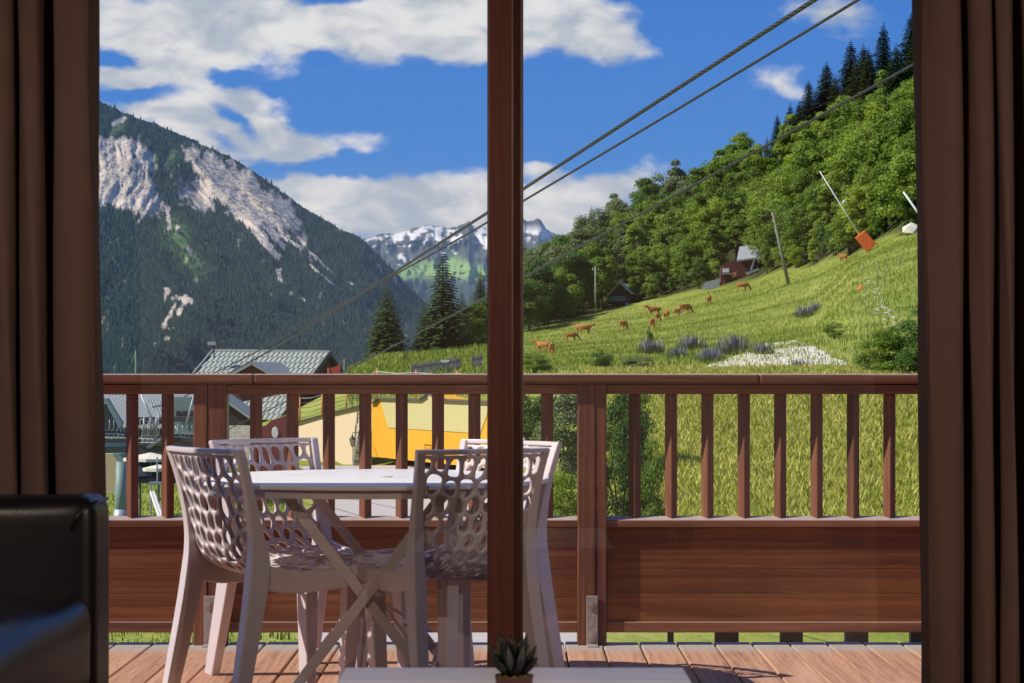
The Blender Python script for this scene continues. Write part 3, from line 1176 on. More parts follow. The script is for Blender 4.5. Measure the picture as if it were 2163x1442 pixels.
# ----------------------------------------------------------------------------
# the land: road, bank, meadow and hill, described as height over distance
# ----------------------------------------------------------------------------
NEAR = [(8, -3.45), (45, -3.4)]
BANK = [(8, -3.4), (46, -3.4), (60, -2.85), (85, .12), (105, 1.12)]
COLS = [
    (-5200, [(8, -3.5), (110, -3.6), (180, -6), (300, -40), (600, -120), (900, -150)]),
    (300, [(8, -3.5), (110, -3.6), (180, -6), (300, -40), (600, -120), (900, -150)]),
    (600, [(8, -3.5), (119, -3.5), (122, -2.0), (150, -1.6), (200, -6), (300, -40), (600, -120), (900, -150)]),
    (690, [(8, -3.5), (115, -3.5), (118, -1.2), (150, -.2), (190, .4), (230, -4), (400, -60), (900, -150)]),
    (745, [(8, -3.5), (112, -3.5), (115, -.9), (150, .7), (190, 1.35), (230, .6), (400, -50), (900, -150)]),
    (800, [(8, -3.5), (108, -3.5), (112, -.55), (150, 1.1), (190, 2.4), (230, 1.9), (400, -40), (900, -150)]),
    (1030, [(8, -3.5), (106, -3.5), (114, -.35), (150, 1.3), (190, 2.6), (240, 4.2), (330, 5), (500, -10), (900, -100)]),
    (1110, [(8, -3.45), (50, -3.4), (78, -1.0), (105, 1.0), (190, 1.9), (250, 3.3), (300, 5.2), (360, 7.9), (420, 12.4), (600, 21), (900, -10)]),
    (1200, [(8, -3.42), (48, -3.4), (60, -2.85), (85, .05), (105, 1.08), (190, 2.4), (270, 4.4), (320, 6.6), (380, 10.1), (440, 17), (600, 28), (800, 20)]),
    (1300, BANK + [(200, 3.0), (280, 5.6), (330, 8.3), (400, 13.1), (460, 22), (600, 34), (800, 36)]),
    (1400, BANK + [(200, 3.2), (300, 7.3), (345, 10.3), (400, 14.9), (460, 25), (600, 42), (800, 45)]),
    (1500, BANK + [(200, 3.6), (300, 8.6), (350, 12.4), (390, 16.3), (450, 28), (600, 48), (800, 52)]),
    (1600, BANK + [(125, 2.2), (200, 4.2), (300, 10.2), (345, 14), (380, 17.7), (440, 31), (600, 56), (800, 62)]),
    (1720, BANK + [(125, 2.5), (200, 5.2), (280, 11), (350, 18.2), (410, 31), (540, 55), (800, 66)]),
    (1800, BANK + [(125, 2.9), (330, 18.8), (380, 32), (500, 54), (650, 64), (800, 70)]),
    (1945, BANK + [(125, 3.1), (300, 20.3), (350, 34), (480, 58), (650, 72), (800, 80)]),
    (2300, BANK + [(125, 4), (290, 27), (350, 44), (480, 74), (650, 95), (800, 100)]),
    (7000, [(8, -3.2), (46, -3), (85, 2), (105, 3.5), (125, 6), (290, 36), (350, 52), (480, 80), (650, 100), (800, 110)]),
]
DG = np.unique(np.concatenate([np.arange(8, 45, 4), np.arange(45, 130, 2.0), np.arange(130, 480, 6.0), np.arange(480, 901, 20.0)]))
PXG = np.unique(np.concatenate([np.linspace(-5200, 100, 14), np.arange(130, 2160, 14), np.linspace(2180, 7000, 16)]))
_prof = np.array([np.interp(DG, [d for d, _ in c], [z for _, z in c]) for _, c in COLS])
_pxs = np.array([p for p, _ in COLS], float)


def ground_z(px, d):
    """smooth land height at pixel column px and distance d (arrays)"""
    px = np.asarray(px, float)
    d = np.asarray(d, float)
    i = np.clip(np.searchsorted(_pxs, px) - 1, 0, len(_pxs) - 2)
    t = np.clip((px - _pxs[i]) / (_pxs[i + 1] - _pxs[i]), 0, 1)
    j = np.clip(np.searchsorted(DG, d) - 1, 0, len(DG) - 2)
    s = np.clip((d - DG[j]) / (DG[j + 1] - DG[j]), 0, 1)
    za = _prof[i, j] * (1 - s) + _prof[i, j + 1] * s
    zb_ = _prof[i + 1, j] * (1 - s) + _prof[i + 1, j + 1] * s
    z = za * (1 - t) + zb_ * t
    xx = (px - CX) / F * d
    amp = np.interp(d, [8, 40, 60, 110, 300, 500], [.02, .05, .12, .16, .5, 1.2])
    return z + amp * (fbm(xx * .13 + 40, d * .09, 4) - .5) * 2 * np.clip((px - 560) / 200, .3, 1)


def ground_hit(px, py, d0=20.0, d1=700.0):
    ds = np.arange(d0, d1, .5)
    z = ground_z(np.full_like(ds, px), ds)
    y = HOR - (z - CAM_H) / ds * F
    k = np.argmax(y <= py)
    d = float(ds[k]) if (y <= py).any() else float(ds[np.argmin(y)])
    return d


def on_ground(px, d, dz=0.0):
    z = float(ground_z(np.array([px]), np.array([d]))[0])
    return Vector((X(px, d), d, z + dz))


pxm, dm = np.meshgrid(PXG, DG)
zm = ground_z(pxm, dm)
vx = (pxm - CX) / F * dm
verts = np.stack([vx, dm, zm], -1).reshape(-1, 3)
nx_, ny_ = len(PXG), len(DG)
ii, jj = np.meshgrid(np.arange(nx_ - 1), np.arange(ny_ - 1))
a_ = (jj * nx_ + ii).ravel()
faces = np.stack([a_, a_ + 1, a_ + nx_ + 1, a_ + nx_], -1)
gme = np_mesh('hillside', verts, faces)
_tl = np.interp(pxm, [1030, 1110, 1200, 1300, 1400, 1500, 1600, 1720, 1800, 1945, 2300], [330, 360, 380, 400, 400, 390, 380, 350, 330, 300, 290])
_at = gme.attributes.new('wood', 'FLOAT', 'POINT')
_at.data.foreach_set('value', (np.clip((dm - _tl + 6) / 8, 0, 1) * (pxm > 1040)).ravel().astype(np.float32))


def grass_ground(t, co):
    x, y, z = t.xyz(co)[:3]
    big = t.noise(co, .05, 4, .6)
    med = t.noise(co, .35, 5, .65)
    fine = t.noise(t.vec(t.math('MULTIPLY', x, 2.5), y, t.math('MULTIPLY', z, 4.0)), 2.2, 5, .7)
    f = t.math('ADD', t.math('MULTIPLY', big, .45), t.math('ADD', t.math('MULTIPLY', med, .35), t.math('MULTIPLY', fine, .35)))
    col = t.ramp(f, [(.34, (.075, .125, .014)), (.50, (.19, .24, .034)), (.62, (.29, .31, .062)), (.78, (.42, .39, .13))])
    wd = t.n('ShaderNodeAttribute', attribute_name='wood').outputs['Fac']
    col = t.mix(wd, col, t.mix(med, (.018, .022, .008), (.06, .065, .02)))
    # bare earth track and stony scars
    scar = t.math('SUBTRACT', 1.0, wd)
    scar = t.math('MULTIPLY', scar, t.smooth(t.noise(co, .09, 3, .6, .5), .66, .74))
    return t.mix(t.math('MULTIPLY', scar, .55), col, (.42, .36, .22))


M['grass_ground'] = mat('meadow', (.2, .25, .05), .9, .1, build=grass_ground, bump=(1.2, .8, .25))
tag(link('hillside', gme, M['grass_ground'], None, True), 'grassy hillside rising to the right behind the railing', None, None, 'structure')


# ---- road strip ---------------------------------------------------------------
def strip(name, cols, ds, lift, mt):
    vs, fs = [], []
    for d in ds:
        for px in cols(d):
            z = float(ground_z(np.array([px]), np.array([d]))[0])
            vs.append((X(px, d), d, z + lift))
    n = len(cols(ds[0]))
    for j in range(len(ds) - 1):
        for i in range(n - 1):
            fs.append((j * n + i, j * n + i + 1, (j + 1) * n + i + 1, (j + 1) * n + i))
    me = bpy.data.meshes.new(name)
    me.from_pydata(vs, [], fs)
    return link(name, me, mt, None, True)


M['road'] = mat('pale_asphalt', (.50, .44, .385), .9, .1, bump=(6, .3, .03))
tag(strip('road', lambda d: list(np.linspace(np.interp(d, [20, 40, 75, 105], [600, 650, 690, 630]), np.interp(d, [20, 40, 75, 105], [1330, 1200, 1110, 1090]), 12)), list(np.arange(20, 106, 4.0)), .14, M['road']), 'pale road passing below the balcony', None, None, 'structure')
M['gravel'] = mat('stone_track', (.62, .56, .44), .95, .1, bump=(3, .6, .1))
tag(strip('stone_path', lambda d: list(np.linspace(1330, 1470, 8)), [85.0, 87, 90, 93], .16, M['gravel']), 'pale stony path at the top of the bank', None, None, 'structure')

# ----------------------------------------------------------------------------
# mountains
# ----------------------------------------------------------------------------
def seg_dist(px, py, a, b):
    a = np.array(a, float)
    b = np.array(b, float)
    ab = b - a
    t = np.clip(((px - a[0]) * ab[0] + (py - a[1]) * ab[1]) / (ab @ ab), 0, 1)
    return np.hypot(px - a[0] - t * ab[0], py - a[1] - t * ab[1])


def poly_mask(px, py, poly, soft):
    n = len(poly)
    inside = np.zeros(px.shape, bool)
    dist = np.full(px.shape, 1e9)
    for i in range(n):
        x1, y1 = poly[i]
        x2, y2 = poly[(i + 1) % n]
        cond = ((y1 > py) != (y2 > py)) & (px < (x2 - x1) * (py - y1) / (y2 - y1 + 1e-9) + x1)
        inside ^= cond
        dist = np.minimum(dist, seg_dist(px, py, (x1, y1), (x2, y2)))
    sd = np.where(inside, dist, -dist)
    return np.clip(sd / soft * .5 + .5, 0, 1)


RIDGE = [(-1500, -150), (-400, 60), (0, 150), (120, 182), (206, 210), (256, 236), (300, 252), (342, 266), (393, 287), (458, 318), (527, 356), (587, 399), (656, 447), (716, 481), (763, 502), (802, 541), (836, 576), (871, 614), (888, 627), (940, 690), (1000, 760), (1100, 850)]
RX = np.array([p[0] for p in RIDGE], float)
RY = np.array([p[1] for p in RIDGE], float)


def ridged(x, y, o=4):
    s = 0
    a = 1
    tt = 0
    for k in range(o):
        s = s + a * (1 - np.abs(2 * vnoise(x * 2 ** k + 5.1 * k, y * 2 ** k + 3.7 * k) - 1))
        tt += a
        a *= .55
    return s / tt


def mountain_xyz(px, t):
    """t=0 ridge, t=1 foot"""
    yr = np.interp(px, RX, RY)
    foot = np.maximum(yr + 60, 880)
    py = yr + (foot - yr) * t
    d = 4700 - 2000 * t ** .9
    fade = np.clip(t * 8, 0, 1)
    # slanting ribs and gullies
    al = (.80 * px + .60 * py)
    ac = (-.60 * px + .80 * py)
    g1 = ridged(ac / 46 + .6 * fbm(px / 120, py / 120, 3), al / 260, 4) - .5
    g2 = .74 * ridged(px / 31 + 3 + 1.3 * fbm(px / 75, py / 60, 4) + .35 * py / 60, py / 150, 4) + .26 * ridged((px + .9 * py) / 28, (py - px) / 70, 4) - .5
    wv = np.clip((400 - px) / 60, 0, 1) * np.clip((500 - py) / 60, 0, 1)
    g = g1 * (1 - wv) + g2 * wv
    big = fbm(px / 210 + 7, py / 210, 3) - .5
    d = d - fade * (g * 150 * (1 - .45 * wv) + big * 330)
    py = py - fade * (g * 9 + big * 6) + (fbm(px / 9, px * 0 + 2, 2) - .5) * 6 * (1 - np.clip(t * 20, 0, 1))
    return (px - CX) / F * d, d, CAM_H - (py - HOR) / F * d, py


CLIFF_A = [(195, 300), (235, 290), (262, 298), (290, 292), (312, 305), (322, 345), (315, 370), (345, 410), (342, 440), (325, 452), (300, 474), (285, 455), (250, 446), (200, 446)]
CLIFF_B = [(385, 305), (420, 300), (470, 335), (530, 372), (585, 410), (625, 455), (655, 505), (640, 520), (600, 500), (560, 490), (520, 470), (470, 440), (430, 440), (395, 425), (370, 400), (400, 370)]
STREAKS = [((440, 380), (585, 540), 9), ((470, 390), (560, 500), 10), ((520, 440), (600, 520), 8), ((560, 480), (640, 525), 6), ((585, 545), (545, 500), 6), ((500, 430), (575, 530), 7),
           ((655, 562), (690, 588), 4), ((688, 590), (722, 612), 4), ((640, 520), (700, 575), 4), ((345, 690), (372, 640), 5), ((372, 630), (402, 634), 9), ((378, 660), (392, 625), 7),
           ((350, 610), (356, 616), 4), ((585, 572), (592, 592), 6), ((640, 630), (644, 634), 3), ((762, 632), (772, 640), 4), ((355, 440), (358, 480), 5), ((240, 262), (262, 250), 6), ((735, 595), (750, 602), 3), ((800, 560), (806, 575), 4), ((834, 585), (838, 600), 3)]


def rock_mask(px, py):
    n = fbm(px / 22, py / 22, 4) - .5
    n = n + .5 * (fbm(px / 14 + 31, py / 34, 3) - .5)
    n2 = fbm(px / 6 + 9, py / 10, 3) - .5
    m_ = np.maximum(poly_mask(px, py, CLIFF_A, 16), poly_mask(px, py, CLIFF_B, 22) * .95)
    for a, b, wd in STREAKS:
        m_ = np.maximum(m_, np.clip(1.25 - seg_dist(px, py, a, b) / wd, 0, 1))
    return np.clip((m_ + n * 1.15 + n2 * .8 - .5) * 3.5 + .5, 0, 1)


NPX, NT_ = 420, 260
pxs = np.concatenate([np.linspace(-1500, 120, 60), np.linspace(126, 1000, NPX - 60)])
ts = np.linspace(0, 1, NT_) ** 1.0
pg, tg = np.meshgrid(pxs, ts)
mx_, my_, mz_, mpy = mountain_xyz(pg, tg)
verts = np.stack([mx_, my_, mz_], -1).reshape(-1, 3)
# back slope so that it is a solid mountain
ny_, nx_ = pg.shape
back = np.stack([mx_[0], my_[0] + 1600, mz_[0] * 0 - 200], -1)
verts = np.concatenate([verts, back])
ii, jj = np.meshgrid(np.arange(nx_ - 1), np.arange(ny_ - 1))
a_ = (jj * nx_ + ii).ravel()
faces = np.stack([a_, a_ + nx_, a_ + nx_ + 1, a_ + 1], -1)
b0 = ny_ * nx_ + np.arange(nx_ - 1)
r0 = np.arange(nx_ - 1)
faces = np.concatenate([faces, np.stack([r0, r0 + 1, b0 + 1, b0], -1)])
mme = np_mesh('mountain', verts, faces)
rk = rock_mask(pg, mpy)
at = mme.attributes.new('rock', 'FLOAT', 'POINT')
at.data.foreach_set('value', np.concatenate([rk.ravel(), np.zeros(nx_)]).astype(np.float32))
gp = np.clip(poly_mask(pg, mpy, [(352, 470), (372, 455), (410, 500), (440, 560), (425, 580), (395, 560), (350, 500)], 22) + np.clip(1.2 - seg_dist(pg, mpy, (335, 345), (360, 330)) / 22, 0, 1) + np.clip(1.2 - seg_dist(pg, mpy, (238, 275), (256, 268)) / 12, 0, 1), 0, 1)
at = mme.attributes.new('meadow', 'FLOAT', 'POINT')
at.data.foreach_set('value', np.concatenate([gp.ravel(), np.zeros(nx_)]).astype(np.float32))


def mountain_col(t, co):
    a = t.n('ShaderNodeAttribute', attribute_name='rock')
    g = t.n('ShaderNodeAttribute', attribute_name='meadow')
    n = t.noise(co, .03, 5, .65)
    n2 = t.noise(co, .008, 4, .6)
    forest = t.ramp(n, [(.3, (.005, .014, .009)), (.6, (.012, .028, .016)), (.85, (.028, .05, .022))])
    mead = t.ramp(n, [(.3, (.05, .10, .03)), (.7, (.12, .20, .06))])
    rock = t.ramp(t.math('ADD', t.math('MULTIPLY', n, .6), t.math('MULTIPLY', n2, .5)), [(.36, (.20, .18, .155)), (.50, (.42, .37, .31)), (.68, (.62, .54, .45))])
    return t.mix(a.outputs['Fac'], t.mix(g.outputs['Fac'], forest, mead), rock)


M['mountain'] = mat('mountain_ground', (.1, .1, .1), .95, .05, build=mountain_col, bump=(.05, .9, 14))
tag(link('mountain', mme, M['mountain'], None, True), 'steep wooded mountain with pale grey cliffs on the left', None, None, 'structure')

# conifer forest on the mountain: far too many to count
N = 30000
fp = RS.uniform(130, 960, N)
ft = RS.uniform(0, 1, N) ** .8
fx, fy, fz, fpy = mountain_xyz(fp, ft)
keep = (rock_mask(fp, fpy) < .35) & (fpy < 830) & (RS.rand(N) < .35 + .65 * np.clip(fbm(fp / 30, fpy / 30, 3) * 2 - .3, 0, 1))
keep &= RS.rand(N) > gp[np.clip((ft * (NT_ - 1)).astype(int), 0, NT_ - 1), np.clip(np.searchsorted(pxs, fp), 0, len(pxs) - 1)] * .8
fx, fy, fz = fx[keep], fy[keep], fz[keep]
n = len(fx)
hh = RS.uniform(5, 11, n) * (fy / 4000)
rr = hh * RS.uniform(.20, .30, n)
ang = RS.uniform(0, 6.28, n)
k5 = 5
vv = np.zeros((n, k5 + 1, 3))
for k in range(k5):
    vv[:, k, 0] = fx + rr * np.cos(ang + 2 * np.pi * k / k5)
    vv[:, k, 1] = fy + rr * np.sin(ang + 2 * np.pi * k / k5)
    vv[:, k, 2] = fz - hh * .15
vv[:, k5] = np.stack([fx, fy, fz + hh], -1)
ff = np.zeros((n, k5, 3), int)
base_i = np.arange(n)[:, None] * (k5 + 1)
for k in range(k5):
    ff[:, k, 0] = base_i[:, 0] + k
    ff[:, k, 1] = base_i[:, 0] + (k + 1) % k5
    ff[:, k, 2] = base_i[:, 0] + k5
fme = np_mesh('mountain_forest', vv.reshape(-1, 3), ff.reshape(-1, 3))
M['far_conifer'] = leaf_mat('far_conifer', (.004, .012, .009), (.010, .025, .015), (.028, .052, .024), 0.0, 0.0, .9)
tag(link('mountain_forest', fme, M['far_conifer']), 'dense dark conifer forest covering the mountain slope', 'forest', None, 'stuff')

# ---- far snowy range -----------------------------------------------------------
R2 = [(500, 560), (700, 520), (765, 506), (807, 494), (840, 491), (860, 487), (880, 481), (905, 474), (920, 477), (935, 477), (945, 482), (960, 480), (972, 476), (980, 472), (990, 467), (997, 474), (1005, 477), (1030, 482), (1060, 478), (1085, 470), (1100, 466), (1107, 462), (1114, 468), (1120, 466), (1127, 466), (1134, 460), (1142, 464), (1150, 478), (1160, 488), (1185, 500), (1230, 520), (1500, 560)]
R2X = np.array([p[0] for p in R2], float)
R2Y = np.array([p[1] for p in R2], float)
pxs2 = np.linspace(500, 1500, 360)
ts2 = np.linspace(0, 1, 150)
pg2, tg2 = np.meshgrid(pxs2, ts2)
yr = np.interp(pg2, R2X, R2Y) + (fbm(pg2 / 5, pg2 * 0, 3) - .5) * 5
py2 = yr + (760 - yr) * tg2
gg = ridged(pg2 / 34 + .9 * fbm(pg2 / 80, py2 / 60, 3), py2 / 52, 4) - .5
d2 = 10500 - 4200 * tg2 ** .8 - np.clip(tg2 * 10, 0, 1) * (gg * 620 * (1 - .6 * tg2) + (fbm(pg2 / 120, py2 / 60, 3) - .5) * 900)
py2 = py2 - np.clip(tg2 * 10, 0, 1) * gg * 7 * (1 - tg2)
x2 = (pg2 - CX) / F * d2
z2 = CAM_H - (py2 - HOR) / F * d2
verts = np.stack([x2, d2, z2], -1).reshape(-1, 3)
ny2, nx2 = pg2.shape
back = np.stack([x2[0], d2[0] + 2500, z2[0] * 0 - 200], -1)
verts = np.concatenate([verts, back])
ii, jj = np.meshgrid(np.arange(nx2 - 1), np.arange(ny2 - 1))
a_ = (jj * nx2 + ii).ravel()
faces = np.stack([a_, a_ + nx2, a_ + nx2 + 1, a_ + 1], -1)
b0 = ny2 * nx2 + np.arange(nx2 - 1)
r0 = np.arange(nx2 - 1)
faces = np.concatenate([faces, np.stack([r0, r0 + 1, b0 + 1, b0], -1)])
sme = np_mesh('snowy_range', verts, faces)
snow = np.clip((.42 - (py2 - np.interp(pg2, R2X, R2Y)) / 62 + (fbm(pg2 / 13, py2 / 8, 4) - .5) * 2.4 + (fbm(pg2 / 45 + 3, py2 / 30, 2) - .5) * 1.6) * 3, 0, 1)
snow *= np.clip((py2 - np.interp(pg2, R2X, R2Y)) / 5 - .1 + (fbm(pg2 / 9, py2 / 9, 3) - .3) * 2, 0, 1)
snow *= np.where(pg2 > 1070, np.clip(.35 + (py2 - 478) / 20, 0, 1), 1)
mead = poly_mask(pg2, py2, [(835, 572), (870, 556), (930, 548), (955, 538), (985, 552), (1020, 566), (1060, 575), (1010, 590), (900, 588), (840, 590)], 9)
dark = np.clip((py2 - 590) / 12, 0, 1)
for nm, ar in (('snow', snow), ('meadow', mead), ('wood', dark)):
    at = sme.attributes.new(nm, 'FLOAT', 'POINT')
    at.data.foreach_set('value', np.concatenate([ar.ravel(), np.zeros(nx2)]).astype(np.float32))


def range_col(t, co):
    s = t.n('ShaderNodeAttribute', attribute_name='snow').outputs['Fac']
    g = t.n('ShaderNodeAttribute', attribute_name='meadow').outputs['Fac']
    d = t.n('ShaderNodeAttribute', attribute_name='wood').outputs['Fac']
    n = t.noise(co, .006, 5, .65)
    rock = t.ramp(n, [(.3, (.03, .036, .036)), (.7, (.10, .105, .10))])
    c = t.mix(g, rock, t.ramp(n, [(.3, (.14, .27, .07)), (.7, (.26, .38, .12))]))
    c = t.mix(t.math('MULTIPLY', d, .8), c, (.03, .055, .03))
    return t.mix(s, c, (.62, .63, .64))


M['range'] = mat('range_ground', (.1, .1, .1), .9, .05, build=range_col, bump=(.02, .8, 30))
tag(link('snowy_range', sme, M['range'], None, True), 'far mountain range with snow patches', None, None, 'structure')
# valley floor far below
vf = MB().box(-6000, 6000, 850, 14000, -420, -400).build('valley_floor', M['mountain'])
tag(vf, 'wooded valley floor hidden below', None, None, 'structure')

# ---- hazy valley air ------------------------------------------------------------
hm = bpy.data.materials.new('valley_haze')
hm.use_nodes = True
t = NT(hm.node_tree)
out = t.n('ShaderNodeOutputMaterial')
vs_ = t.n('ShaderNodeVolumeScatter')
vs_.inputs['Color'].default_value = (.42, .70, 1.0, 1)
vs_.inputs['Density'].default_value = 4.2e-5
vs_.inputs['Anisotropy'].default_value = 0.0
t.l(vs_.outputs[0], out.inputs['Volume'])
hz = MB().box(-7000, 7000, 950, 9500, -399, 1000).build('valley_haze', hm)
tag(hz, 'thin blue haze filling the valley air', 'haze', None, 'stuff')
# ----------------------------------------------------------------------------
# trees
# ----------------------------------------------------------------------------
def leaf_quads(centres, normals, size, rs):
    """array of quads (n,4,3) facing normals with random spin"""
    n = len(centres)
    nn = normals / (np.linalg.norm(normals, axis=1, keepdims=True) + 1e-9)
    r = rs.normal(size=(n, 3))
    a = np.cross(nn, r)
    a /= np.linalg.norm(a, axis=1, keepdims=True) + 1e-9
    b = np.cross(nn, a)
    s = (size * rs.uniform(.6, 1.3, n))[:, None]
    a = a * s
    b = b * s * rs.uniform(.55, .9, n)[:, None]
    q_ = np.stack([centres - a * .5, centres - b * .42 + a * .05, centres + a * .5, centres + b * .42 + a * .05], 1)
    return q_


def quads_mesh(name, q_):
    n = len(q_)
    return np_mesh(name, q_.reshape(-1, 3), np.arange(n * 4).reshape(n, 4))


def crown_mesh(name, seed, rx, rz, cz, blobs, per, size, lobes=1.0, low=-.75):
    rs = np.random.RandomState(seed)
    qs = []
    for k in range(blobs):
        while True:
            p = rs.uniform(-1, 1, 3)
            if .25 < np.linalg.norm(p) < .92 and p[2] > low:
                break
        taper = 1 - .28 * max(p[2], 0)
        c = np.array([p[0] * rx * taper, p[1] * rx * taper, cz + p[2] * rz])
        br = rs.uniform(.24, .40) * rx * lobes
        d = rs.normal(size=(per, 3))
        d /= np.linalg.norm(d, axis=1, keepdims=True)
        d[:, 2] = np.where(d[:, 2] < -.35, -d[:, 2], d[:, 2])
        rad = br * rs.uniform(.5, 1.25, per)[:, None]
        cc = c + d * rad * np.array([1, 1, .82])
        nrm = d + rs.normal(size=(per, 3)) * .55 + np.array([0, 0, .35])
        qs.append(leaf_quads(cc, nrm, size, rs))
    return quads_mesh(name, np.concatenate(qs))


def trunk_mesh(name, seed, h, r, reach):
    rg = random.Random(seed)
    m = MB()
    top = Vector((rg.uniform(-.3, .3), rg.uniform(-.3, .3), h))
    m.tube([(0, 0, -.8), (0.02, 0, h * .3), top * .7, top], [r * 1.25, r, r * .6, r * .2], 7)
    for k in range(7):
        a = k * 2.4 + rg.random()
        z0 = h * rg.uniform(.32, .75)
        p0 = Vector((0, 0, z0))
        p1 = p0 + Vector((math.cos(a), math.sin(a), .9)) * reach * .45
        p2 = p0 + Vector((math.cos(a), math.sin(a), 1.0)) * reach * .85
        m.tube([p0, p1, p2], [r * .42, r * .25, r * .08], 5)
    return m.mesh(name)


M['leaf'] = leaf_mat('broadleaf', (.075, .14, .016), (.18, .275, .034), (.36, .44, .075), .40, .4)
M['leaf_grey'] = leaf_mat('greyish_leaf', (.09, .13, .055), (.17, .22, .095), (.33, .38, .19), .35, .4)
M['leaf_dark'] = leaf_mat('dark_leaf', (.04, .09, .02), (.09, .17, .032), (.19, .28, .06), .35, .45)
M['leaf_lime'] = leaf_mat('lime_leaf', (.11, .19, .014), (.25, .35, .03), (.45, .52, .08), .40, .4)
M['needle'] = leaf_mat('spruce_needles', (.020, .042, .019), (.050, .088, .036), (.12, .165, .065), .16, .35)
M['needle_green'] = leaf_mat('young_spruce_needles', (.020, .048, .015), (.052, .095, .024), (.13, .18, .045), .14, .3)
M['bark'] = mat('bark', (.085, .07, .055), .9, .1, bump=(9, .8, .05))
M['bark_pale'] = mat('pale_bark', (.24, .23, .20), .85, .1, bump=(9, .6, .05))

CROWN = [crown_mesh('crown_%d' % k, 40 + k, rx, rz, cz, bl, 300, .44) for k, (rx, rz, cz, bl) in enumerate([(4.4, 5.8, 5.9, 40), (3.7, 6.4, 6.6, 38), (5.0, 5.2, 5.2, 44), (3.2, 6.8, 6.9, 34), (4.6, 6.4, 6.4, 44)])]
TRUNK = [trunk_mesh('trunk_%d' % k, 60 + k, h, .22, rch) for k, (h, rch) in enumerate([(9, 3.6), (10, 3.0), (8, 4.0), (10.5, 2.6), (9.5, 3.8)])]
for me in TRUNK:
    me.materials.append(M['bark'])
CR = {}
for mk in ('leaf', 'leaf_grey', 'leaf_dark', 'leaf_lime'):
    for k, me in enumerate(CROWN):
        c_ = me.copy()
        c_.materials.append(M[mk])
        CR[(mk, k)] = c_


def spruce_mesh(name, seed, h, r, whorls, per, droop=.35, mt='needle', ragged=.25):
    """layered drooping boughs, each a fan of narrow needle sprays"""
    rs = np.random.RandomState(seed)
    vs, fs = [], []

    def spray(p, dirv, side, L, wd):
        i = len(vs)
        tip = p + dirv * L
        vs.extend([p - side * wd * .25, p + dirv * L * .45 + side * wd, tip, p + dirv * L * .45 - side * wd])
        fs.append((i, i + 1, i + 2, i + 3))

    for wv in range(whorls):
        f = wv / (whorls - 1)
        z = h * (.06 + .93 * f)
        rad = r * (1 - f) ** .72 * (1 + .12 * math.sin(wv * 1.7)) + .10
        n_ = max(4, int(per * (1 - .45 * f)))
        for k in range(n_):
            a = 2 * math.pi * (k + rs.rand() * .7) / n_ + wv * 1.3
            L = rad * rs.uniform(1 - ragged, 1 + ragged * .5)
            out = np.array([math.cos(a), math.sin(a), 0.0])
            side = np.array([-math.sin(a), math.cos(a), 0.0])
            nseg = 5 if L > 1 else 3
            for s in range(nseg):
                t0 = (s + .3) / nseg
                zz = z + L * (.18 * t0 - droop * t0 * t0 * 1.3)
                p = out * L * t0 + np.array([0, 0, zz])
                for sg in (-1, 0, 1):
                    dv = out * (1 if sg == 0 else .62) + side * sg * .8 + np.array([0, 0, -.25 - .35 * rs.rand()])
                    spray(p, dv / np.linalg.norm(dv), np.cross(dv, [0, 0, 1]) / (np.linalg.norm(np.cross(dv, [0, 0, 1])) + 1e-6), L / nseg * rs.uniform(1.0, 1.6) * (1.0 if sg == 0 else .85), .17 * L / nseg * 2.2 + .09)
    for k in range(5):
        spray(np.array([0, 0, h * .97]), np.array([0, 0, 1.0]), np.array([math.cos(k), math.sin(k), 0]), h * .05, .05)
    me = np_mesh(name, np.array(vs), np.array(fs))
    me.materials.append(M[mt])
    return me


SPR = [spruce_mesh('boughs_%d' % k, 80 + k, 24, rr_, 54, 19, .42, 'needle', .3) for k, rr_ in enumerate((4.0, 3.3, 4.6))]
SPRG = [spruce_mesh('green_boughs_%d' % k, 90 + k, 24, rr_, 38, 17, .30, 'needle_green', .28) for k, rr_ in enumerate((6.2, 5.4))]
st = MB().tube([(0, 0, -.8), (0, 0, 8), (0, 0, 23)], [.34, .26, .03], 7).mesh('spruce_trunk')
st.materials.append(M['bark'])


def broadleaf(px, d, mk, k, sc, label, name='broadleaf_tree', group='broadleaf trees of the hillside wood', pale=False):
    p = on_ground(px, d)
    r = empty(name, p, rnd.uniform(0, 6.28), label, 'tree', group)
    r.scale = (sc * rnd.uniform(.92, 1.08), sc * rnd.uniform(.92, 1.08), sc * rnd.uniform(.95, 1.05))
    link('crown', CR[(mk, k)], None, r)
    link('trunk', TRUNK[k], None, r)
    return r


def spruce(px, d, k, h, label, green=False, group='dark spruces of the hillside wood', wide=1.0, zoff=0.0):
    p = on_ground(px, d, zoff)
    r = empty('spruce_tree', p, rnd.uniform(0, 6.28), label, 'tree', group)
    s = h / 24.0
    r.scale = (s * wide, s * wide, s)
    link('boughs', (SPRG if green else SPR)[k % (2 if green else 3)], None, r)
    link('trunk', st, None, r)
    return r


def treeline(px):
    return float(np.interp(px, [1030, 1110, 1200, 1300, 1400, 1500, 1600, 1720, 1800, 1945, 2300], [330, 360, 380, 400, 400, 390, 380, 350, 330, 300, 290]))


def landmark(px):
    for lim, tx in ((1200, 'beside the door stile'), (1360, 'above the small chalet'), (1500, 'above the cluster of cows'), (1640, 'around the red house'), (1760, 'around the leaning grey pole'), (1870, 'above the orange padded mast')):
        if px < lim:
            return tx
    return 'beside the right curtain'


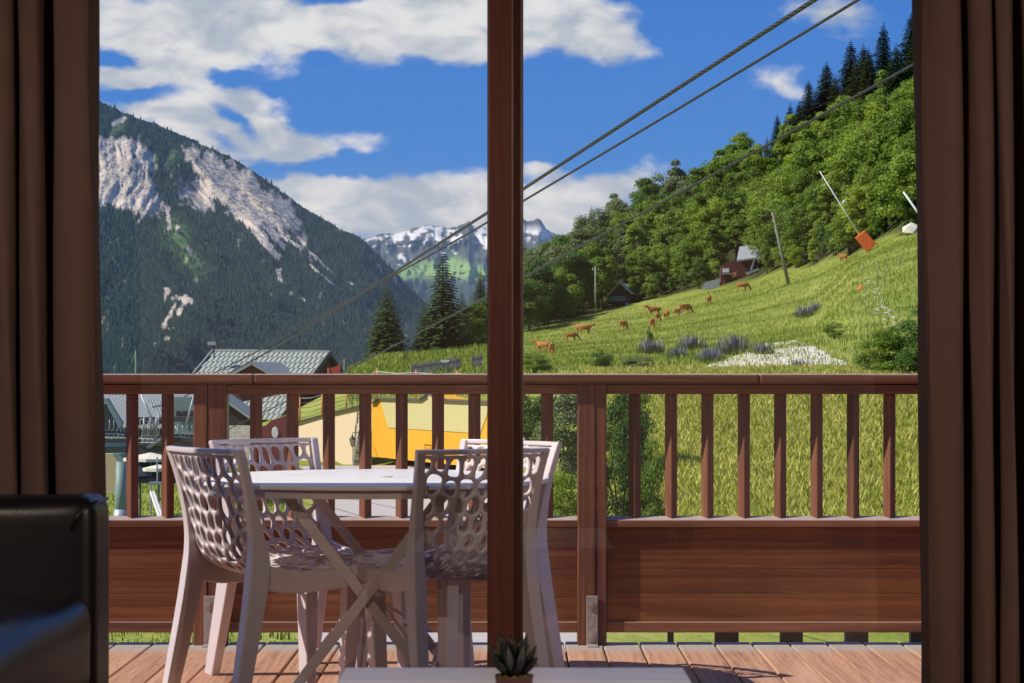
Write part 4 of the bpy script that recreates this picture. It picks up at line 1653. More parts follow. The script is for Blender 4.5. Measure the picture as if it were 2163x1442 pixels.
ORD = ['first', 'second', 'third', 'fourth', 'fifth', 'sixth', 'seventh', 'eighth', 'ninth', 'tenth', 'eleventh', 'twelfth', 'thirteenth', 'fourteenth', 'fifteenth', 'sixteenth', 'seventeenth', 'eighteenth', 'nineteenth', 'twentieth', 'twenty first', 'twenty second', 'twenty third', 'twenty fourth', 'twenty fifth', 'twenty sixth', 'twenty seventh', 'twenty eighth', 'twenty ninth', 'thirtieth']
HEIGHT = ['at the meadow edge', 'just behind the meadow edge', 'low in the wood', 'below mid slope', 'at mid slope', 'above mid slope', 'high in the wood', 'near the skyline', 'on the skyline']
TONE = {'leaf': 'mid green tree', 'leaf_grey': 'greyish green tree', 'leaf_dark': 'dark green tree', 'leaf_lime': 'yellow green tree'}
LBL = {'leaf': 'leafy mid green tree in the hillside wood', 'leaf_grey': 'greyish green tree in the hillside wood', 'leaf_dark': 'dark green leafy tree in the hillside wood', 'leaf_lime': 'bright yellow green tree in the hillside wood'}
# rows of the wood, from the meadow edge up the hill
rowdefs = [(4, 46, .80), (20, 50, .95), (38, 50, 1.0), (60, 52, 1.0), (84, 54, 1.05), (112, 56, 1.1), (145, 60, 1.1), (182, 66, 1.1), (225, 72, 1.1)]
for ri, (off, step, sc) in enumerate(rowdefs):
    px = 1085 + (ri % 2) * step * .5
    while px < 2010:
        p_ = px + rnd.uniform(-16, 16)
        d = treeline(p_) + off + rnd.uniform(-8, 8)
        skip = False
        if ri <= 1 and 1272 < p_ < 1345:
            skip = True          # little chalet clearing
        if ri == 0 and 1545 < p_ < 1625:
            skip = True          # second house
        if off > 130 and p_ > 1625:
            skip = True          # spruces take over
        if ri <= 2 and p_ < 1060:
            skip = True
        if not skip:
            v_ = rnd.random()
            gy = np.clip((1330 - p_) / 300, -.2, .55) + (.12 * ri if p_ < 1500 else .05 * ri) - .1
            if v_ < gy:
                mk = 'leaf_grey'
            elif v_ < gy + .16 + (.25 if (ri == 0 and p_ < 1260) else 0):
                mk = 'leaf_dark'
            elif p_ > 1480 and v_ > .72:
                mk = 'leaf_lime'
            else:
                mk = 'leaf'
            broadleaf(p_, d, mk, rnd.randrange(5), sc * rnd.uniform(.8, 1.12), '%s %s, %s' % (TONE[mk], HEIGHT[ri], landmark(p_)))
        px += step * rnd.uniform(.85, 1.15)
# big dark shrubs at the left edge of the meadow
for (px, off, k, sc) in ((1118, -6, 2, .72), (1150, 0, 2, .80), (1190, -2, 0, .78), (1232, 2, 4, .66), (1130, 8, 4, .85), (1178, 10, 2, .9)):
    broadleaf(px, treeline(px) + off, 'leaf_dark' if k != 0 else 'leaf', k, sc, '%s dense dark tree from the door stile at the left end of the meadow' % ORD[[1118, 1130, 1150, 1178, 1190, 1232].index(px)], group='dense dark trees at the left end of the meadow')
# forest-edge shrubs
n_sh = 0
for k_ in range(30):
    px = 1112 + k_ * 28.5 + rnd.uniform(-8, 8)
    if 1545 < px < 1612 or 1278 < px < 1335:
        continue
    broadleaf(px, treeline(px) - 2 + rnd.uniform(-2, 6), rnd.choice(['leaf', 'leaf_dark', 'leaf_lime'] if px > 1330 else ['leaf_dark', 'leaf']), rnd.randrange(5), rnd.uniform(.26, .46), '%s low shrub from the left along the upper edge of the meadow' % ORD[n_sh], 'shrub', 'shrubs along the meadow edge')
    n_sh += 1

# tall dark spruces on the skyline
SKY = sorted([1642, 1669, 1708, 1746, 1765, 1797, 1824, 1866, 1893, 1926, 1950, 1688, 1835], reverse=True)
for i, (px, top, h, k) in enumerate([(1250, 395, 15, 1), (1642, 192, 15, 1), (1669, 178, 16, 1), (1708, 135, 19, 0), (1746, 112, 22, 2), (1765, 122, 18, 1), (1797, 66, 23, 0), (1824, 74, 21, 2), (1866, 48, 24, 1), (1893, 92, 20, 0), (1926, 15, 23, 0), (1950, 30, 22, 2), (1688, 175, 15, 2), (1835, 100, 20, 1)]):
    # find the distance where a tree of this height reaches the wanted top
    ds = np.arange(treeline(px) + 60, 620, 2.0)
    zz = ground_z(np.full_like(ds, px), ds) + h
    yy = HOR - (zz - CAM_H) / ds * F
    d = float(ds[np.argmin(np.abs(yy - top))])
    lb = 'lone dark spruce on the skyline above the chalet' if i == 0 else 'tall dark spruce on the skyline, %s from the right curtain' % ORD[SKY.index(px)]
    spruce(px, d, k, h, lb, group=None if i == 0 else 'tall spruces on the skyline', wide=1.5)
# small spruces within the wood
for (px, off, h) in ((1145, 60, 13), (1510, 150, 15), (1735, 70, 12), (1620, 120, 14)):
    spruce(px, treeline(px) + off, 1, h, 'small dark spruce among the leafy trees %s' % landmark(px), group='small spruces within the wood')

# spruces on the grassy mound left of the door stile
for i, (px, base, top, d, green, k, wide, lb) in enumerate([
        (818, 752, 598, 215, True, 0, 1.25, 'bushy green spruce with a rounded foot, nearest the grey roof'),
        (935, 748, 522, 215, True, 1, 1.15, 'tallest green spruce on the mound beside the door stile'),
        (975, 750, 612, 225, True, 0, 1.0, 'half height spruce right of the tallest one on the mound'),
        (1015, 745, 566, 235, False, 0, 1.2, 'dark spruce partly hidden by the door stile'),
        (985, 750, 640, 240, False, 1, 1.6, 'dark spruce between the half height one and the door stile'),
        (960, 750, 655, 235, False, 2, 1.5, 'low dark spruce just right of the tallest one'),
        (1040, 750, 590, 245, True, 0, 1.2, 'green spruce mostly hidden behind the door stile'),
        (895, 752, 640, 222, True, 1, 1.15, 'low spruce filling the gap left of the tallest one')]):
    h = (base - top) / F * d
    p = on_ground(px, d)
    spruce(px, d, k, h, lb, green, 'spruces on the grassy mound', wide, zoff=Z(base, d) - p.z)
for (px, d, k, sc) in ((1000, 226, 0, .42), (955, 224, 2, .40), (1040, 230, 2, .5)):
    broadleaf(px, d, 'leaf_dark' if k else 'leaf', k, sc, '%s leafy shrub from the left at the foot of the mound spruces' % ORD[[955, 1000, 1040].index(px)], 'shrub', 'shrubs under the mound spruces')

# tell trees of the same row and tone apart by their order from the left
same = {}
for o in bpy.data.objects:
    if o.parent is None and o.name.startswith(('broadleaf_tree', 'spruce_tree')):
        same.setdefault(o['label'], []).append(o)
for lb, obs in same.items():
    if len(obs) > 1:
        obs.sort(key=lambda o: o.location.x / o.location.y)
        wd_ = ['leftmost', 'rightmost'] if len(obs) == 2 else (['leftmost', 'middle', 'rightmost'] if len(obs) == 3 else [ORD[i_] + ' from left' for i_ in range(len(obs))])
        for o, q_ in zip(obs, wd_):
            o['label'] = q_ + ' ' + lb

# ----------------------------------------------------------------------------
# bushes close behind the railing
# ----------------------------------------------------------------------------
BUSH = [crown_mesh('bush_%d' % k, 120 + k, 1.7, 1.9, 1.9, 34, 330, .125, .95, -.98) for k in range(3)]
BM = {}
for mk in ('leaf', 'leaf_grey', 'leaf_dark', 'leaf_lime'):
    for k, me in enumerate(BUSH):
        c_ = me.copy()
        c_.materials.append(M[mk])
        BM[(mk, k)] = c_
stem = MB()
for k in range(6):
    a = k * 1.05
    stem.tube([(0, 0, -.3), (.25 * math.cos(a), .25 * math.sin(a), .8), (.9 * math.cos(a), .9 * math.sin(a), 2.4)], [.05, .035, .012], 5)
stem_me = stem.mesh('stems')
stem_me.materials.append(M['bark'])


def bush(px, base, top, d, mk, k, wpx, label):
    p = P(px, base, d)
    p.z = on_ground(px, d).z
    h = Z(top, d) - p.z
    r = empty('leafy_bush', p, rnd.uniform(0, 6.28), label, 'bush', 'leafy bushes behind the railing')
    s = h / 3.75
    wd = (wpx / F * d) / 3.9
    r.scale = (wd, wd, s)
    link('foliage', BM[(mk, k)], None, r)
    link('stems', stem_me, None, r)
    return r


bush(1128, 960, 815, 74, 'leaf_dark', 0, 190, 'dark leafy bush seen just right of the door stile')
bush(1195, 1010, 800, 66, 'leaf_grey', 1, 190, 'greyish tall bush left of the middle railing post')
bush(1190, 1090, 985, 52, 'leaf_lime', 2, 150, 'bright green low bush left of the middle railing post')
bush(1310, 1110, 830, 54, 'leaf_dark', 1, 170, 'dark glossy bush right of the middle railing post')
bush(1372, 1120, 935, 52, 'leaf', 0, 110, 'lower bush leaning right of the dark glossy bush')
bush(1330, 960, 805, 68, 'leaf', 2, 130, 'bush on the bank top behind the dark glossy bush')
bush(1880, 800, 690, 98, 'leaf', 1, 165, 'broad leafy bush beside the right curtain')
bush(1945, 800, 655, 97, 'leaf_dark', 0, 150, 'dark leafy bush cut off by the right curtain')
bush(1845, 790, 715, 100, 'leaf_lime', 2, 100, 'yellow green bush next to the pale stones')
bush(1130, 795, 745, 108, 'leaf', 2, 90, 'small bush showing above the handrail at the door stile')
bush(1272, 800, 738, 108, 'leaf_dark', 0, 62, 'slim young tree showing above the handrail below the cows')
bush(1352, 800, 752, 108, 'leaf_grey', 1, 90, 'greyish low bush showing above the handrail')
bush(1762, 725, 680, 132, 'leaf', 1, 56, 'small round bush on the meadow above the stones')
bush(1545, 880, 842, 84, 'leaf', 0, 60, 'small bush hanging over the bank top between balusters')
bush(1740, 880, 838, 84, 'leaf', 2, 70, 'small leafy clump on the bank top near the right')
bush(1372, 688, 712 - 22, 190, 'leaf_dark', 0, 22, 'tiny dark bush below the cluster of cows')

# ----------------------------------------------------------------------------
# grass
# ----------------------------------------------------------------------------
def blades(name, n, px0, px1, dlo, dhi, L, wd, seed, mt, dens=None):
    rs = np.random.RandomState(seed)
    px = rs.uniform(px0, px1, n)
    d = np.sqrt(rs.uniform(dlo ** 2, dhi ** 2, n))
    if dens is not None:
        kp = rs.rand(n) < dens(px, d)
        px, d = px[kp], d[kp]
        n = len(px)
    z = ground_z(px, d)
    x = (px - CX) / F * d
    L_ = L * rs.uniform(.45, 1.25, n) * (.6 + .8 * fbm(x * .4, d * .3, 3))
    a = rs.uniform(0, 6.28, n)
    lean = rs.uniform(.05, .45, n) * L_
    ux, uy = np.cos(a), np.sin(a)
    w_ = wd * rs.uniform(.6, 1.4, n)
    sx = np.cos(a + 1.3) * w_
    sy = np.sin(a + 1.3) * w_
    v_ = np.zeros((n, 4, 3))
    v_[:, 0] = np.stack([x - sx, d - sy, z - .05], -1)
    v_[:, 1] = np.stack([x + sx, d + sy, z - .05], -1)
    v_[:, 2] = np.stack([x + ux * lean * .4 + sx * .7, d + uy * lean * .4 + sy * .7, z + L_ * .62], -1)
    v_[:, 3] = np.stack([x + ux * lean, d + uy * lean, z + L_ * .92], -1)
    f = np.zeros((n, 2, 3), int)
    b = np.arange(n) * 4
    f[:, 0] = np.stack([b, b + 1, b + 2], -1)
    f[:, 1] = np.stack([b, b + 2, b + 3], -1)
    me = np_mesh(name, v_.reshape(-1, 3), f.reshape(-1, 3))
    return link(name, me, mt)


M['grass_yellow'] = leaf_mat('dry_grass', (.20, .25, .026), (.46, .45, .065), (.74, .67, .22), .30, 0.0, .7)
M['grass_green'] = leaf_mat('green_grass', (.10, .165, .016), (.22, .28, .036), (.40, .42, .09), .30, 0.0, .7)
tag(blades('bank_grass', 200000, 1230, 2010, 45, 104, .42, .008, 3, M['grass_yellow']), 'long yellow green grass on the bank behind the balusters', 'grass', None, 'stuff')
tag(blades('meadow_grass', 90000, 1095, 2010, 104, 380, .36, .022, 4, M['grass_green'], lambda px, d: (d < np.interp(px, [1110, 1300, 1600, 1945], [350, 395, 370, 290])) * 1.0), 'green grass of the sloping cow meadow', 'grass', None, 'stuff')
tag(blades('mound_grass', 16000, 735, 1060, 118, 225, .5, .03, 6, M['grass_green']), 'grass on the mound below the spruces', 'grass', None, 'stuff')
tag(blades('lawn_grass', 14000, 150, 640, 26, 104, .16, .02, 9, M['grass_green']), 'short lawn below the lift station', 'grass', None, 'stuff')
# ----------------------------------------------------------------------------
# cows
# ----------------------------------------------------------------------------
def cow_fur(t, co):
    x, y, z = t.xyz(co)[:3]
    oi = t.n('ShaderNodeObjectInfo')
    n = t.noise(co, 2.2, 3)
    c = t.ramp(t.math('ADD', t.math('MULTIPLY', oi.outputs['Random'], .6), t.math('MULTIPLY', n, .5)), [(.2, (.30, .105, .028)), (.6, (.46, .19, .055)), (.95, (.58, .30, .11))])
    return t.mix(t.smooth(z, .55, .15, 0.0, .55), c, (.50, .36, .22))


M['cow'] = mat('tawny_hide', (.4, .2, .06), .8, .15, build=cow_fur)
M['horn'] = mat('horn', (.55, .48, .36), .5)
M['hoof'] = mat('dark_muzzle', (.04, .03, .025), .6)


def cow_mesh(name, graze):
    V, E, R = [], [], []

    def add(p, r, par=None):
        V.append(p)
        R.append(r)
        if par is not None:
            E.append((par, len(V) - 1))
        return len(V) - 1
    pel = add((-.62, 0, 1.12), (.30, .27))
    bel = add((-.15, 0, 1.03), (.36, .36), pel)
    chest = add((.38, 0, 1.06), (.32, .35), bel)
    shl = add((.66, 0, 1.13), (.22, .26), chest)
    if graze:
        n1 = add((.92, 0, .98), (.14, .17), shl)
        n2 = add((1.10, 0, .66), (.12, .14), n1)
        hd = add((1.20, 0, .42), (.12, .14), n2)
        mz = add((1.34, 0, .16), (.085, .09), hd)
    else:
        n1 = add((.92, 0, 1.28), (.14, .17), shl)
        n2 = add((1.08, 0, 1.42), (.12, .14), n1)
        hd = add((1.24, 0, 1.44), (.12, .14), n2)
        mz = add((1.50, 0, 1.30), (.085, .085), hd)
    er = (hd, .0)
    for s in (-1, 1):
        bx_, bz_ = V[hd][0] - .05, V[hd][2] + .10
        e1 = add((bx_, s * .16, bz_), (.05, .03), hd)
        add((bx_ - .03, s * .30, bz_ - .02), (.03, .015), e1)
    for s in (-1, 1):
        h = add((-.66, s * .19, .86), (.16, .12), pel)
        k = add((-.56, s * .20, .62), (.09, .08), h)
        hk = add((-.74, s * .20, .42), (.06, .055), k)
        ft = add((-.70, s * .20, .06), (.05, .05), hk)
        f1 = add((.46, s * .20, .74), (.12, .10), chest)
        f2 = add((.48, s * .20, .40), (.065, .06), f1)
        add((.46, s * .20, .06), (.05, .05), f2)
    t1 = add((-.96, 0, 1.20), (.05, .05), pel)
    t2 = add((-1.03, 0, .80), (.028, .028), t1)
    add((-1.02, 0, .48), (.045, .045), t2)
    me = bpy.data.meshes.new(name + '_cage')
    me.from_pydata(V, E, [])
    o = bpy.data.objects.new(name + '_cage', me)
    COL.objects.link(o)
    sk = o.modifiers.new('skin', 'SKIN')
    for i, r in enumerate(R):
        me.skin_vertices[0].data[i].radius = r
    me.skin_vertices[0].data[0].use_root = True
    sd = o.modifiers.new('sub', 'SUBSURF')
    sd.levels = sd.render_levels = 1
    dg = bpy.context.evaluated_depsgraph_get()
    dg.update()
    res = bpy.data.meshes.new_from_object(o.evaluated_get(dg))
    bpy.data.objects.remove(o)
    bpy.data.meshes.remove(me)
    res.materials.clear()
    res.materials.append(M['cow'])
    res.polygons.foreach_set('use_smooth', [True] * len(res.polygons))
    hn = MB()
    hx, hz_ = V[hd][0] - .02, V[hd][2] + .13
    for s in (-1, 1):
        hn.tube([(hx, s * .08, hz_), (hx + .04, s * .22, hz_ + .08), (hx + .10, s * .25, hz_ + .22)], [.028, .02, .004], 6)
    hme = hn.mesh(name + '_horns')
    hme.materials.append(M['horn'])
    return res, hme


COWS = [cow_mesh('cow_grazing', True), cow_mesh('cow_standing', False)]
for (px, foot, pose, ang, sc, lb) in [
        (1147, 744, 1, 150, 1.0, 'pale tawny cow furthest left, standing side on'),
        (1165, 750, 0, 80, 1.0, 'tawny cow second from the left, seen from the rear'),
        (1207, 722, 0, 10, 1.05, 'tawny cow grazing below the resting pair on the left'),
        (1226, 702, 1, 170, .95, 'tawny cow behind the dark backed cow on the left'),
        (1237, 707, 1, 20, 1.15, 'darker brown cow standing with its head raised to the right'),
        (1317, 698, 0, 60, 1.15, 'single tawny cow grazing midway along the meadow'),
        (1378, 694, 0, 75, 1.1, 'lowest cow of the middle cluster'),
        (1382, 668, 1, 190, 1.25, 'light orange cow standing side on at the back of the cluster'),
        (1390, 681, 0, 70, 1.1, 'cow in the heart of the middle cluster'),
        (1408, 674, 0, 100, 1.1, 'fourth cow of the cluster, seen from behind'),
        (1430, 669, 1, 60, 1.0, 'dark faced cow left of the last cow of the cluster'),
        (1448, 664, 0, 40, 1.35, 'largest cow, at the right end of the cluster'),
        (1498, 642, 0, 90, 1.2, 'lone cow facing away on the upper meadow'),
        (1568, 617, 0, 5, 1.3, 'light orange cow grazing below the red house'),
        (1781, 554, 1, 120, 1.0, 'highest cow, half hidden below the orange mat')]:
    d = ground_hit(px, foot, 110)
    r = empty('cow', on_ground(px, d), math.radians(ang), lb, 'cow', 'tawny cows on the meadow')
    sc *= .88
    r.scale = (sc, sc, sc)
    link('body', COWS[1 - pose][0] if pose == 0 and False else COWS[0 if pose == 0 else 1][0], None, r)
    link('horns', COWS[0 if pose == 0 else 1][1], None, r)

# ----------------------------------------------------------------------------
# pale stone heap, spiky plants, boulder, track stones
# ----------------------------------------------------------------------------
def stone_mesh(name, seed):
    bm = bmesh.new()
    bmesh.ops.create_icosphere(bm, subdivisions=1, radius=1.0)
    rg = random.Random(seed)
    for v_ in bm.verts:
        v_.co *= rg.uniform(.72, 1.12)
        v_.co.z *= .72
    me = bpy.data.meshes.new(name)
    bm.to_mesh(me)
    bm.free()
    return me


M['stone'] = mat('pale_limestone', (.70, .64, .52), .95, .1, bump=(4, .6, .05))
STN = [stone_mesh('stone_%d' % k, k) for k in range(5)]
for me in STN:
    me.materials.append(M['stone'])
HEAP = [(1455, 792), (1500, 772), (1560, 750), (1610, 722), (1650, 712), (1690, 718), (1725, 735), (1760, 758), (1795, 775), (1800, 795)]
heap = empty('stone_heap', on_ground(1630, 112), label='heap of pale broken stones above the handrail', cat='stones')
hl = heap.location.copy()


def heap_pt():
    while True:
        px = rnd.uniform(1455, 1800)
        py = rnd.uniform(712, 796)
        if float(poly_mask(np.array([px]), np.array([py]), HEAP, 6)[0]) > .5:
            d = ground_hit(px, py, 100, 150)
            return px, d


for k in range(240):
    px, d = heap_pt()
    p = on_ground(px, d)
    o = link('stone', STN[k % 5], None, heap)
    o.location = p - hl
    s = rnd.uniform(.10, .24)
    o.scale = (s * rnd.uniform(.8, 1.3), s, s)
    o.rotation_euler = (rnd.uniform(-.6, .6), rnd.uniform(-.6, .6), rnd.uniform(0, 6.28))
# fine rubble
cnt = 2600
rv, rf = [], []
for k in range(cnt):
    px, d = heap_pt()
    p = on_ground(px, d) - hl
    s = rnd.uniform(.04, .11)
    i = len(rv)
    a = rnd.uniform(0, 6.28)
    for j in range(3):
        rv.append((p.x + s * math.cos(a + 2.09 * j), p.y + s * math.sin(a + 2.09 * j), p.z - .03))
    rv.append((p.x + rnd.uniform(-.3, .3) * s, p.y + rnd.uniform(-.3, .3) * s, p.z + s * rnd.uniform(.7, 1.2)))
    rf += [(i, i + 1, i + 3), (i + 1, i + 2, i + 3), (i + 2, i, i + 3)]
tag(link('rubble', np_mesh('rubble', rv, rf), M['stone'], heap), kind='stuff')
# bed of crushed stone under the heap
bed = MB()
hp = [(px, ground_hit(px, min(py, 796), 98, 150)) for px, py in HEAP]
vs_b, fs_b = [], []
gpx = np.arange(1450, 1806, 9.0)
for i, px in enumerate(gpx):
    for d in np.arange(98, 132, 1.6):
        p = on_ground(px, d, .05)
        vs_b.append(tuple(p))
nd = len(np.arange(98, 132, 1.6))
for i in range(len(gpx) - 1):
    for j in range(nd - 1):
        cpx, cd = gpx[i] + 4, 98 + 1.6 * (j + .5)
        yy = HOR - (float(ground_z(np.array([cpx]), np.array([cd]))[0]) - CAM_H) / cd * F
        if float(poly_mask(np.array([cpx]), np.array([yy]), HEAP, 6)[0]) > .5:
            fs_b.append((i * nd + j, (i + 1) * nd + j, (i + 1) * nd + j + 1, i * nd + j + 1))
me = bpy.data.meshes.new('crushed_stone')
me.from_pydata([(x - hl.x, y - hl.y, z - hl.z) for x, y, z in vs_b], [], fs_b)
tag(link('crushed_stone', me, M['gravel'], heap, True), kind='stuff')
# scattered stones beside the track
trk = empty('track_stones', on_ground(1840, 210), label='scatter of pale stones along the steep track', cat='stones')
for k in range(70):
    t_ = rnd.random()
    px = np.interp(t_, [0, .5, 1], [1840, 1850, 1895]) + rnd.uniform(-22, 22)
    py = np.interp(t_, [0, .5, 1], [585, 640, 690]) + rnd.uniform(-12, 12)
    d = ground_hit(px, py, 120, 320)
    o = link('stone', STN[k % 5], None, trk)
    o.location = on_ground(px, d) - trk.location
    s = rnd.uniform(.10, .28)
    o.scale = (s * 1.3, s, s * .5)
# boulder
o = link('boulder', stone_mesh('boulder', 44), M['stone'])
d = ground_hit(1925, 494, 200, 360)
o.location = on_ground(1925, d, .5)
o.scale = (2.0, 1.4, 1.5)
o.rotation_euler = (0, 0, .4)
tag(o, 'big white boulder at the top of the meadow by the right curtain', 'boulder')

# blue-grey flowering clumps
M['flower'] = leaf_mat('grey_violet_spikes', (.10, .11, .12), (.19, .19, .24), (.30, .29, .38), .1, .2)
M['clump'] = leaf_mat('grey_green_clump', (.07, .11, .05), (.15, .19, .09), (.26, .29, .16), .2, .3)


def spike_mesh(name, n, h, r, seed, wd):
    rs = np.random.RandomState(seed)
    v_, f = [], []
    for k in range(n):
        a = rs.uniform(0, 6.28)
        q_ = r * math.sqrt(rs.rand())
        b = np.array([q_ * math.cos(a), q_ * math.sin(a), 0])
        tip = b * 1.35 + np.array([rs.normal() * .05, rs.normal() * .05, h * rs.uniform(.6, 1.1)])
        mid = (b + tip) / 2
        s = np.array([math.cos(a + 1.57), math.sin(a + 1.57), 0]) * wd
        i = len(v_)
        v_ += [b, mid + s, tip, mid - s]
        f.append((i, i + 1, i + 2, i + 3))
    return np_mesh(name, np.array(v_), np.array(f))


sp_f = spike_mesh('flower_spikes', 130, .95, .62, 1, .028)
sp_f.materials.append(M['flower'])
sp_g = spike_mesh('clump_leaves', 260, .55, .75, 2, .03)
sp_g.materials.append(M['clump'])
for (px, py, sc, lb) in [(1550, 752, 1.25, 'largest blue grey flowering clump at the left of the stones'), (1500, 768, 1.0, 'blue grey clump lower left of the largest one'), (1612, 750, .75, 'small blue grey clump on the stones'),
                         (1462, 742, 1.0, 'blue grey clump furthest left near the cows'), (1700, 672, .75, 'blue grey clump high on the meadow'), (1722, 660, .6, 'blue grey clump just above the high one'), (1375, 748, .9, 'blue grey clump showing above the low bush'), (1430, 760, .8, 'small clump between the low bush and the stones'), (1690, 796, .8, 'dry clump at the foot of the stones')]:
    d = ground_hit(px, py, 104, 300)
    r = empty('flowering_clump', on_ground(px, d), rnd.uniform(0, 6), lb, 'plant', 'blue grey flowering clumps')
    sc *= d / 115
    r.scale = (sc, sc, sc)
    link('flower_spikes', sp_f, None, r)
    link('leaves', sp_g, None, r)

# ----------------------------------------------------------------------------
# poles, padded mast, stakes
# ----------------------------------------------------------------------------
M['grey_pole'] = mat('weathered_pole', (.22, .21, .18), .8, .2, bump=(5, .4, .03))
M['green_pole'] = mat('greenish_pole', (.30, .34, .22), .8, .2)
M['white_pole'] = mat('white_pole', (.75, .75, .75), .5)
M['orange'] = mat('orange_pad', (.85, .16, .035), .6, .2, bump=(3, .5, .1))
M['red'] = mat('red_paint', (.50, .06, .05), .6)
M['orange_post'] = mat('orange_post', (.62, .22, .08), .6)

d = ground_hit(1258, 662, 200, 420)
r = empty('utility_pole', on_ground(1258, d), label='upright pale green pole in front of the trees by the chalet', cat='pole')
b = r.location
top = P(1257.5, 562, d)
MB().tube([(0, 0, -.3), tuple(top - b)], [.16, .12], 8).build('shaft', M['green_pole'], r, True)
MB().box(-.6, .6, -.06, .06, top.z - b.z - .7, top.z - b.z - .58).build('crossarm', M['green_pole'], r)
for x in (-.5, 0, .5):
    MB().lathe([(.0001, .25), (.06, .22), (.07, 0)], 8, (x, 0, top.z - b.z - .58)).build('insulator', M['white_pole'], r)
d = ground_hit(1667, 600, 200, 420)
r = empty('utility_pole', on_ground(1667, d), label='grey wooden pole leaning left in front of the wood', cat='pole')
top = P(1631, 448, d)
MB().tube([(0, 0, -.3), tuple(top - r.location)], [.29, .18], 9).build('shaft', M['grey_pole'], r, True)
tl = top - r.location
MB().box(tl.x - 1.6, tl.x + .2, -.1, .1, tl.z - .9, tl.z - .6).build('crossarm', M['dark_wood'], r)
MB().box(tl.x - 1.7, tl.x - .5, -.3, .3, tl.z - 1.2, tl.z - .9).build('transformer', M['dark_wood'], r)
d = ground_hit(1836, 530, 180, 330)
r = empty('snow_lance', on_ground(1836, d), label='white leaning mast with an orange padded foot', cat='mast')
b = r.location
top = P(1731, 361, d)
foot = P(1838, 532, d)
MB().tube([tuple(foot - b), tuple(top - b)], [.11, .075], 8).build('shaft', M['white_pole'], r, True)
MB().tube([tuple(P(1779, 428, d) - b), tuple(P(1786, 424, d) - b)], .16, 8).build('nozzle', M['white_pole'], r, True)
c0, c1, c2, c3 = P(1806, 502, d), P(1826, 486, d), P(1851, 515, d), P(1832, 533, d)
m = MB().prism([tuple(c0 - b + Vector((0, -.35, 0))), tuple(c1 - b + Vector((0, -.35, 0))), tuple(c2 - b + Vector((0, -.35, 0))), tuple(c3 - b + Vector((0, -.35, 0)))], (0, .8, 0))
m.build('pad', M['orange'], r, bevel=.12)
MB().prism([tuple(P(1832, 530, d) - b), tuple(P(1840, 524, d) - b), tuple(P(1842, 536, d) - b), tuple(P(1836, 538, d) - b)], (0, .3, 0)).build('hinge_foot', M['rubber'], r)
d = 262
r = empty('snow_lance', on_ground(1975, d), label='white leaning mast cut off by the right curtain', cat='mast')
b = r.location
MB().tube([tuple(P(1984, 512, d) - b), tuple(P(1908, 405, d) - b)], [.16, .12], 8).build('shaft', M['white_pole'], r, True)
for i, (px, py, h) in enumerate([(1821, 588, 1.3), (1853, 606, 2.2), (1869, 600, 1.7), (1899, 570, 1.3)]):
    d = ground_hit(px, py, 150, 330)
    p = on_ground(px, d)
    r = empty('fence_stake', p, label=['thin pale stake left of the steep track', 'tallest thin stake beside the steep track', 'thin stake right of the tallest stake', 'thin stake high up near the right curtain'][i], cat='stake')
    MB().tube([(0, 0, -.2), (.02, 0, h)], .035, 6).build('shaft', M['grey_pole'], r, True)
    MB().box(-.05, .05, -.03, .03, h - .14, h - .05).build('insulator', M['white_pole'], r)
d = ground_hit(1818, 612, 150, 330)
r = empty('marker_cap', on_ground(1818, d), label='small orange marker lying in the grass left of the track', cat='marker')
MB().lathe([(.0001, .34), (.16, .30), (.30, .10), (.36, 0)], 12).build('cap', M['orange'], r, True)
MB().tube([(0, 0, -.1), (0, 0, .12)], .05, 6).build('peg', M['grey_pole'], r)

# ----------------------------------------------------------------------------
# lift cables
# ----------------------------------------------------------------------------
def rope_mat():
    m = bpy.data.materials.new('steel_rope')
    m.use_nodes = True
    t = NT(m.node_tree)
    out = t.n('ShaderNodeOutputMaterial')
    b = t.n('ShaderNodeBsdfPrincipled')
    t.l(b.outputs[0], out.inputs[0])
    uvn = t.n('ShaderNodeUVMap', uv_map='UVMap')
    u_, v_ = t.xyz(uvn.outputs[0])[:2]
    s = t.math('FRACT', t.math('ADD', t.math('MULTIPLY', u_, 7.0), t.math('MULTIPLY', v_, 6.0)))
    s = t.math('ABSOLUTE', t.math('SUBTRACT', s, .5))
    t.set(b.inputs['Base Color'], t.ramp(s, [(.05, (.02, .02, .02)), (.2, (.06, .06, .058)), (.45, (.13, .13, .125))]))
    b.inputs['Roughness'].default_value = .5
    b.inputs['Metallic'].default_value = .4
    bn = t.n('ShaderNodeBump')
    bn.inputs['Strength'].default_value = 1.0
    bn.inputs['Distance'].default_value = .012
    t.l(t.smooth(s, .5, .1), bn.inputs['Height'])
    t.l(bn.outputs[0], b.inputs['Normal'])
    return m


M['rope'] = rope_mat()


def cable(pts, r, label):
    """pts: (px, py, d) control points"""
    pts = sorted(pts, key=lambda q_: q_[0])
    xs = np.array([q_[0] for q_ in pts], float)
    sp = spline([(q_[0], q_[1], 1.0 / q_[2]) for q_ in pts], 24)
    P3 = [P(a, b, 1.0 / c) for a, b, c in sp]
    n = 10
    m = MB()
    m.tube(P3, r, n)
    me = bpy.data.meshes.new('lift_cable')
    me.from_pydata(m.v, [], m.f)
    uvl = me.uv_layers.new(name='UVMap')
    ln = [0.0]
    for a, b in zip(P3, P3[1:]):
        ln.append(ln[-1] + (b - a).length)
    for poly in me.polygons:
        vi = list(poly.vertices)
        if len(vi) != 4:
            continue
        ks = [i % n for i in vi]
        wrap = max(ks) - min(ks) > 1
        for li, i in zip(poly.loop_indices, vi):
            k = i % n
            uvl.data[li].uv = (ln[i // n], (k + (n if wrap and k == 0 else 0)) / n)
    o = link('lift_cable', me, M['rope'], None, True)
    return tag(o, label, 'cable', 'ski lift cables')


